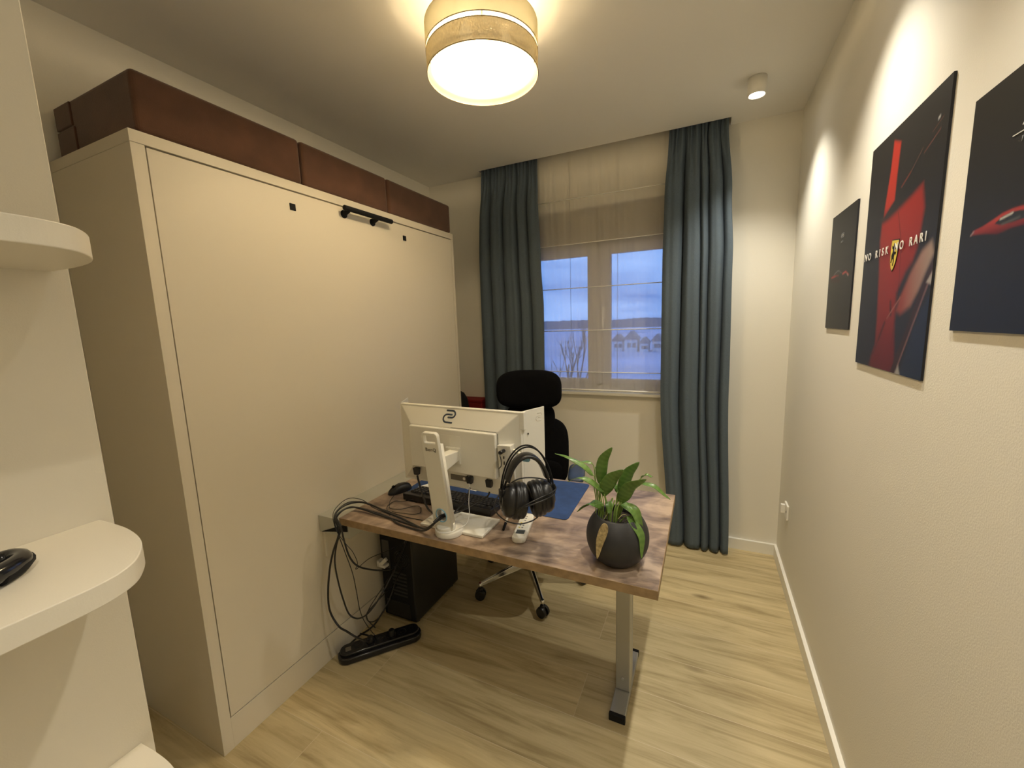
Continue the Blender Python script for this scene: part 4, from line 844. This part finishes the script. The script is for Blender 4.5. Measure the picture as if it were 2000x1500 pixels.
def pillow(cx, cy, cz, hx, hy, hz, ex=.35, bend=0, nu=48, nv=24):
    def sg(v, e): return math.copysign(abs(v)**e, v)
    def f(u, v):
        a = -PI+2*PI*u; b_ = -PI/2+PI*v
        x = hx*sg(math.cos(b_), .45)*sg(math.cos(a), ex); z = hz*sg(math.cos(b_), .45)*sg(math.sin(a), ex); y = hy*sg(math.sin(b_), .8)
        return (cx+x, cy+y-bend*(x/hx)**2, cz+z)
    return f
m.grid(lambda u, v: (lambda q: (q[0], q[2]-.475+(-.01), q[1]+.475+.01))(pillow(0, 0, .475, .245, .04, .24)(u, v)), 48, 24); m.build('seat', 'foam', ch, fixn=False)
def panel(name, cy, cz, hx, hy, hz, bend, tilt, ex=.45, cx=0, m_='foam'):
    q = MB(SX @ Matrix.Translation((cx, cy, cz)) @ Matrix.Rotation(math.radians(tilt), 4, 'X')); q.grid(pillow(0, 0, 0, hx, hy, hz, ex, bend), 56, 24); return q.build(name, m_, ch, fixn=False)
panel('backrest', .245, .715, .232, .028, .215, .05, -8, .5)
panel('backrest_upper', .262, .905, .150, .024, .105, .03, -6, .5)
panel('lumbar_support', .225, .600, .20, .03, .08, .04, -4, .5)
panel('headrest', .245, 1.105, .196, .048, .117, .06, -3, .6)
MB(SX).box((-.035, .262, .42), (.035, .292, 1.10)).build('back_spine', 'matte', ch, .01)
MB(SX).tube([(0, .12, .42), (0, .22, .40), (0, .285, .45), (0, .29, .52)], .024, 12).build('back_bracket', 'matte', ch)
for s_ in (-1, 1):
    MB(SX).tube([(s_*.16, .02, .43), (s_*.27, .02, .44), (s_*.285, .03, .50), (s_*.285, .04, .655)], .015, 12).build('armrest_post', 'matte', ch)
    q = MB(SX @ Matrix.Translation((s_*.285, .0, .672))); q.grid(lambda u, v: (lambda r_: (r_[0], r_[2], r_[1]))(pillow(0, 0, 0, .046, .020, .125, .5)(u, v)), 40, 16); q.build('armrest_pad', 'navy', ch, fixn=False)

# ------------------------------------------------------------------ PC tower
pc = thing('computer_tower', 'black computer tower on the floor under the desk, its rear towards the viewer', 'computer', (-1.83, -1.2, 0))
X0, X1, TY0, TY1, TH = -1.928, -1.722, -1.400, -1.010, .470
MB().box((X0, TY0, .018), (X1, TY1, TH)).build('case', 'black', pc, .008)
MB().box((X0+.008, TY0-.003, .026), (X1-.008, TY0+.001, TH-.008)).build('rear_panel', 'matte', pc, .001)
for x in (X0+.03, X1-.03):
    for y in (TY0+.04, TY1-.04): MB().cyl((x, y, 0), (x, y, .02), .014, n=14).build('foot', 'matte', pc)
q = MB(); cx, cz = X1-.065, .355
for rr in (.012, .024, .036, .047): q.tube([(cx+rr*math.cos(k*PI/12), TY0-.005, cz+rr*math.sin(k*PI/12)) for k in range(24)], .0012, 6, True, 1)
q.build('fan_grille', mat('dark_wire', (.04, .04, .04), .4, metal=.5), pc)
q = MB()
for k in range(7): q.box((X0+.075, TY0-.0055, .150+k*.020), (X0+.165, TY0-.003, .160+k*.020))
q.build('slot_covers', mat('dark_steel', (.018, .018, .018), .45), pc, .001)
q = MB(); q.box((X0+.025, TY0-.006, .035), (X0+.175, TY0-.003, .115)); q.build('power_supply', 'black', pc, .001)
q = MB(); q.box((X0+.02, TY0-.006, .29), (X0+.065, TY0-.003, .44)); q.build('port_panel', mat('port_grey', (.08, .08, .08), .4, metal=.5), pc, .001)
q = MB()
for k in range(9):
    for j in range(3): q.box((X1-.0005, TY1-.05+j*.012, .30+k*.012), (X1+.0008, TY1-.046+j*.012, .305+k*.012))
q.build('side_vents', 'gap', pc)
u_ = thing('usb_adapter', 'white usb antenna adapters plugged into the back of the tower', 'adapter', (-1.89, -1.42, .325))
MB(frame((-1.884, -1.432, .333), (.72, 0, .69), (-.69, 0, .72))).box((-.026, -.009, -.006), (.034, .009, .006)).build('antenna', 'paper', u_, .002)
MB().box((-1.912, -1.440, .306), (-1.868, -1.4065, .320)).build('stick', 'paper', u_, .002); MB().box((-1.918, -1.440, .306), (-1.903, -1.4065, .338)).build('housing', 'paper', u_, .002)

# ------------------------------------------------------------------ power strip
ps = thing('power_strip', 'long glossy black power strip on the floor against the wall bed plinth', 'power strip', (-1.81, -1.55, 0))
A, B = Vector((-1.914, -1.716, 0)), Vector((-1.674, -1.440, 0)); d = (B-A); L = d.length; PX = frame((A+B)/2, d, (-d.y, d.x, 0))
PX = PX
hl_ = L/2
plate([rrect(-hl_, -.040, hl_, .040, .038, 8)], .030, 'body', 'gloss', ps, PX @ Matrix.Translation((0, 0, .0185)), .006)
plate([rrect(-hl_+.008, -.030, hl_-.008, .034, .030, 8)], .014, 'top_face', 'gloss', ps, PX @ Matrix.Translation((0, .003, .040)), .004)
for k in range(5):
    x = -hl_+.09+k*.048; q = MB(PX); q.lathe([(.018, .0472), (.020, .0482), (.022, .0472)], (x, .003, 0), 24); s_ = q.build('socket', 'black', ps)
    q = MB(PX); q.cyl((x-.006, .003, .0472), (x-.006, .003, .0476), .0025, n=10); q.cyl((x+.006, .003, .0472), (x+.006, .003, .0476), .0025, n=10); q.build('pin_hole', 'gap', s_)
MB(PX).box((-hl_+.028, -.012, .0465), (-hl_+.052, .012, .050)).build('switch', 'grey', ps, .001)['label'] = 'pale grey switch'
for k in (1, 3):
    x = -hl_+.09+k*.048; MB(PX).cyl((x, .003, .0475), (x, .003, .075), .017, .013, 20).build('plug', 'black', ps, .002)
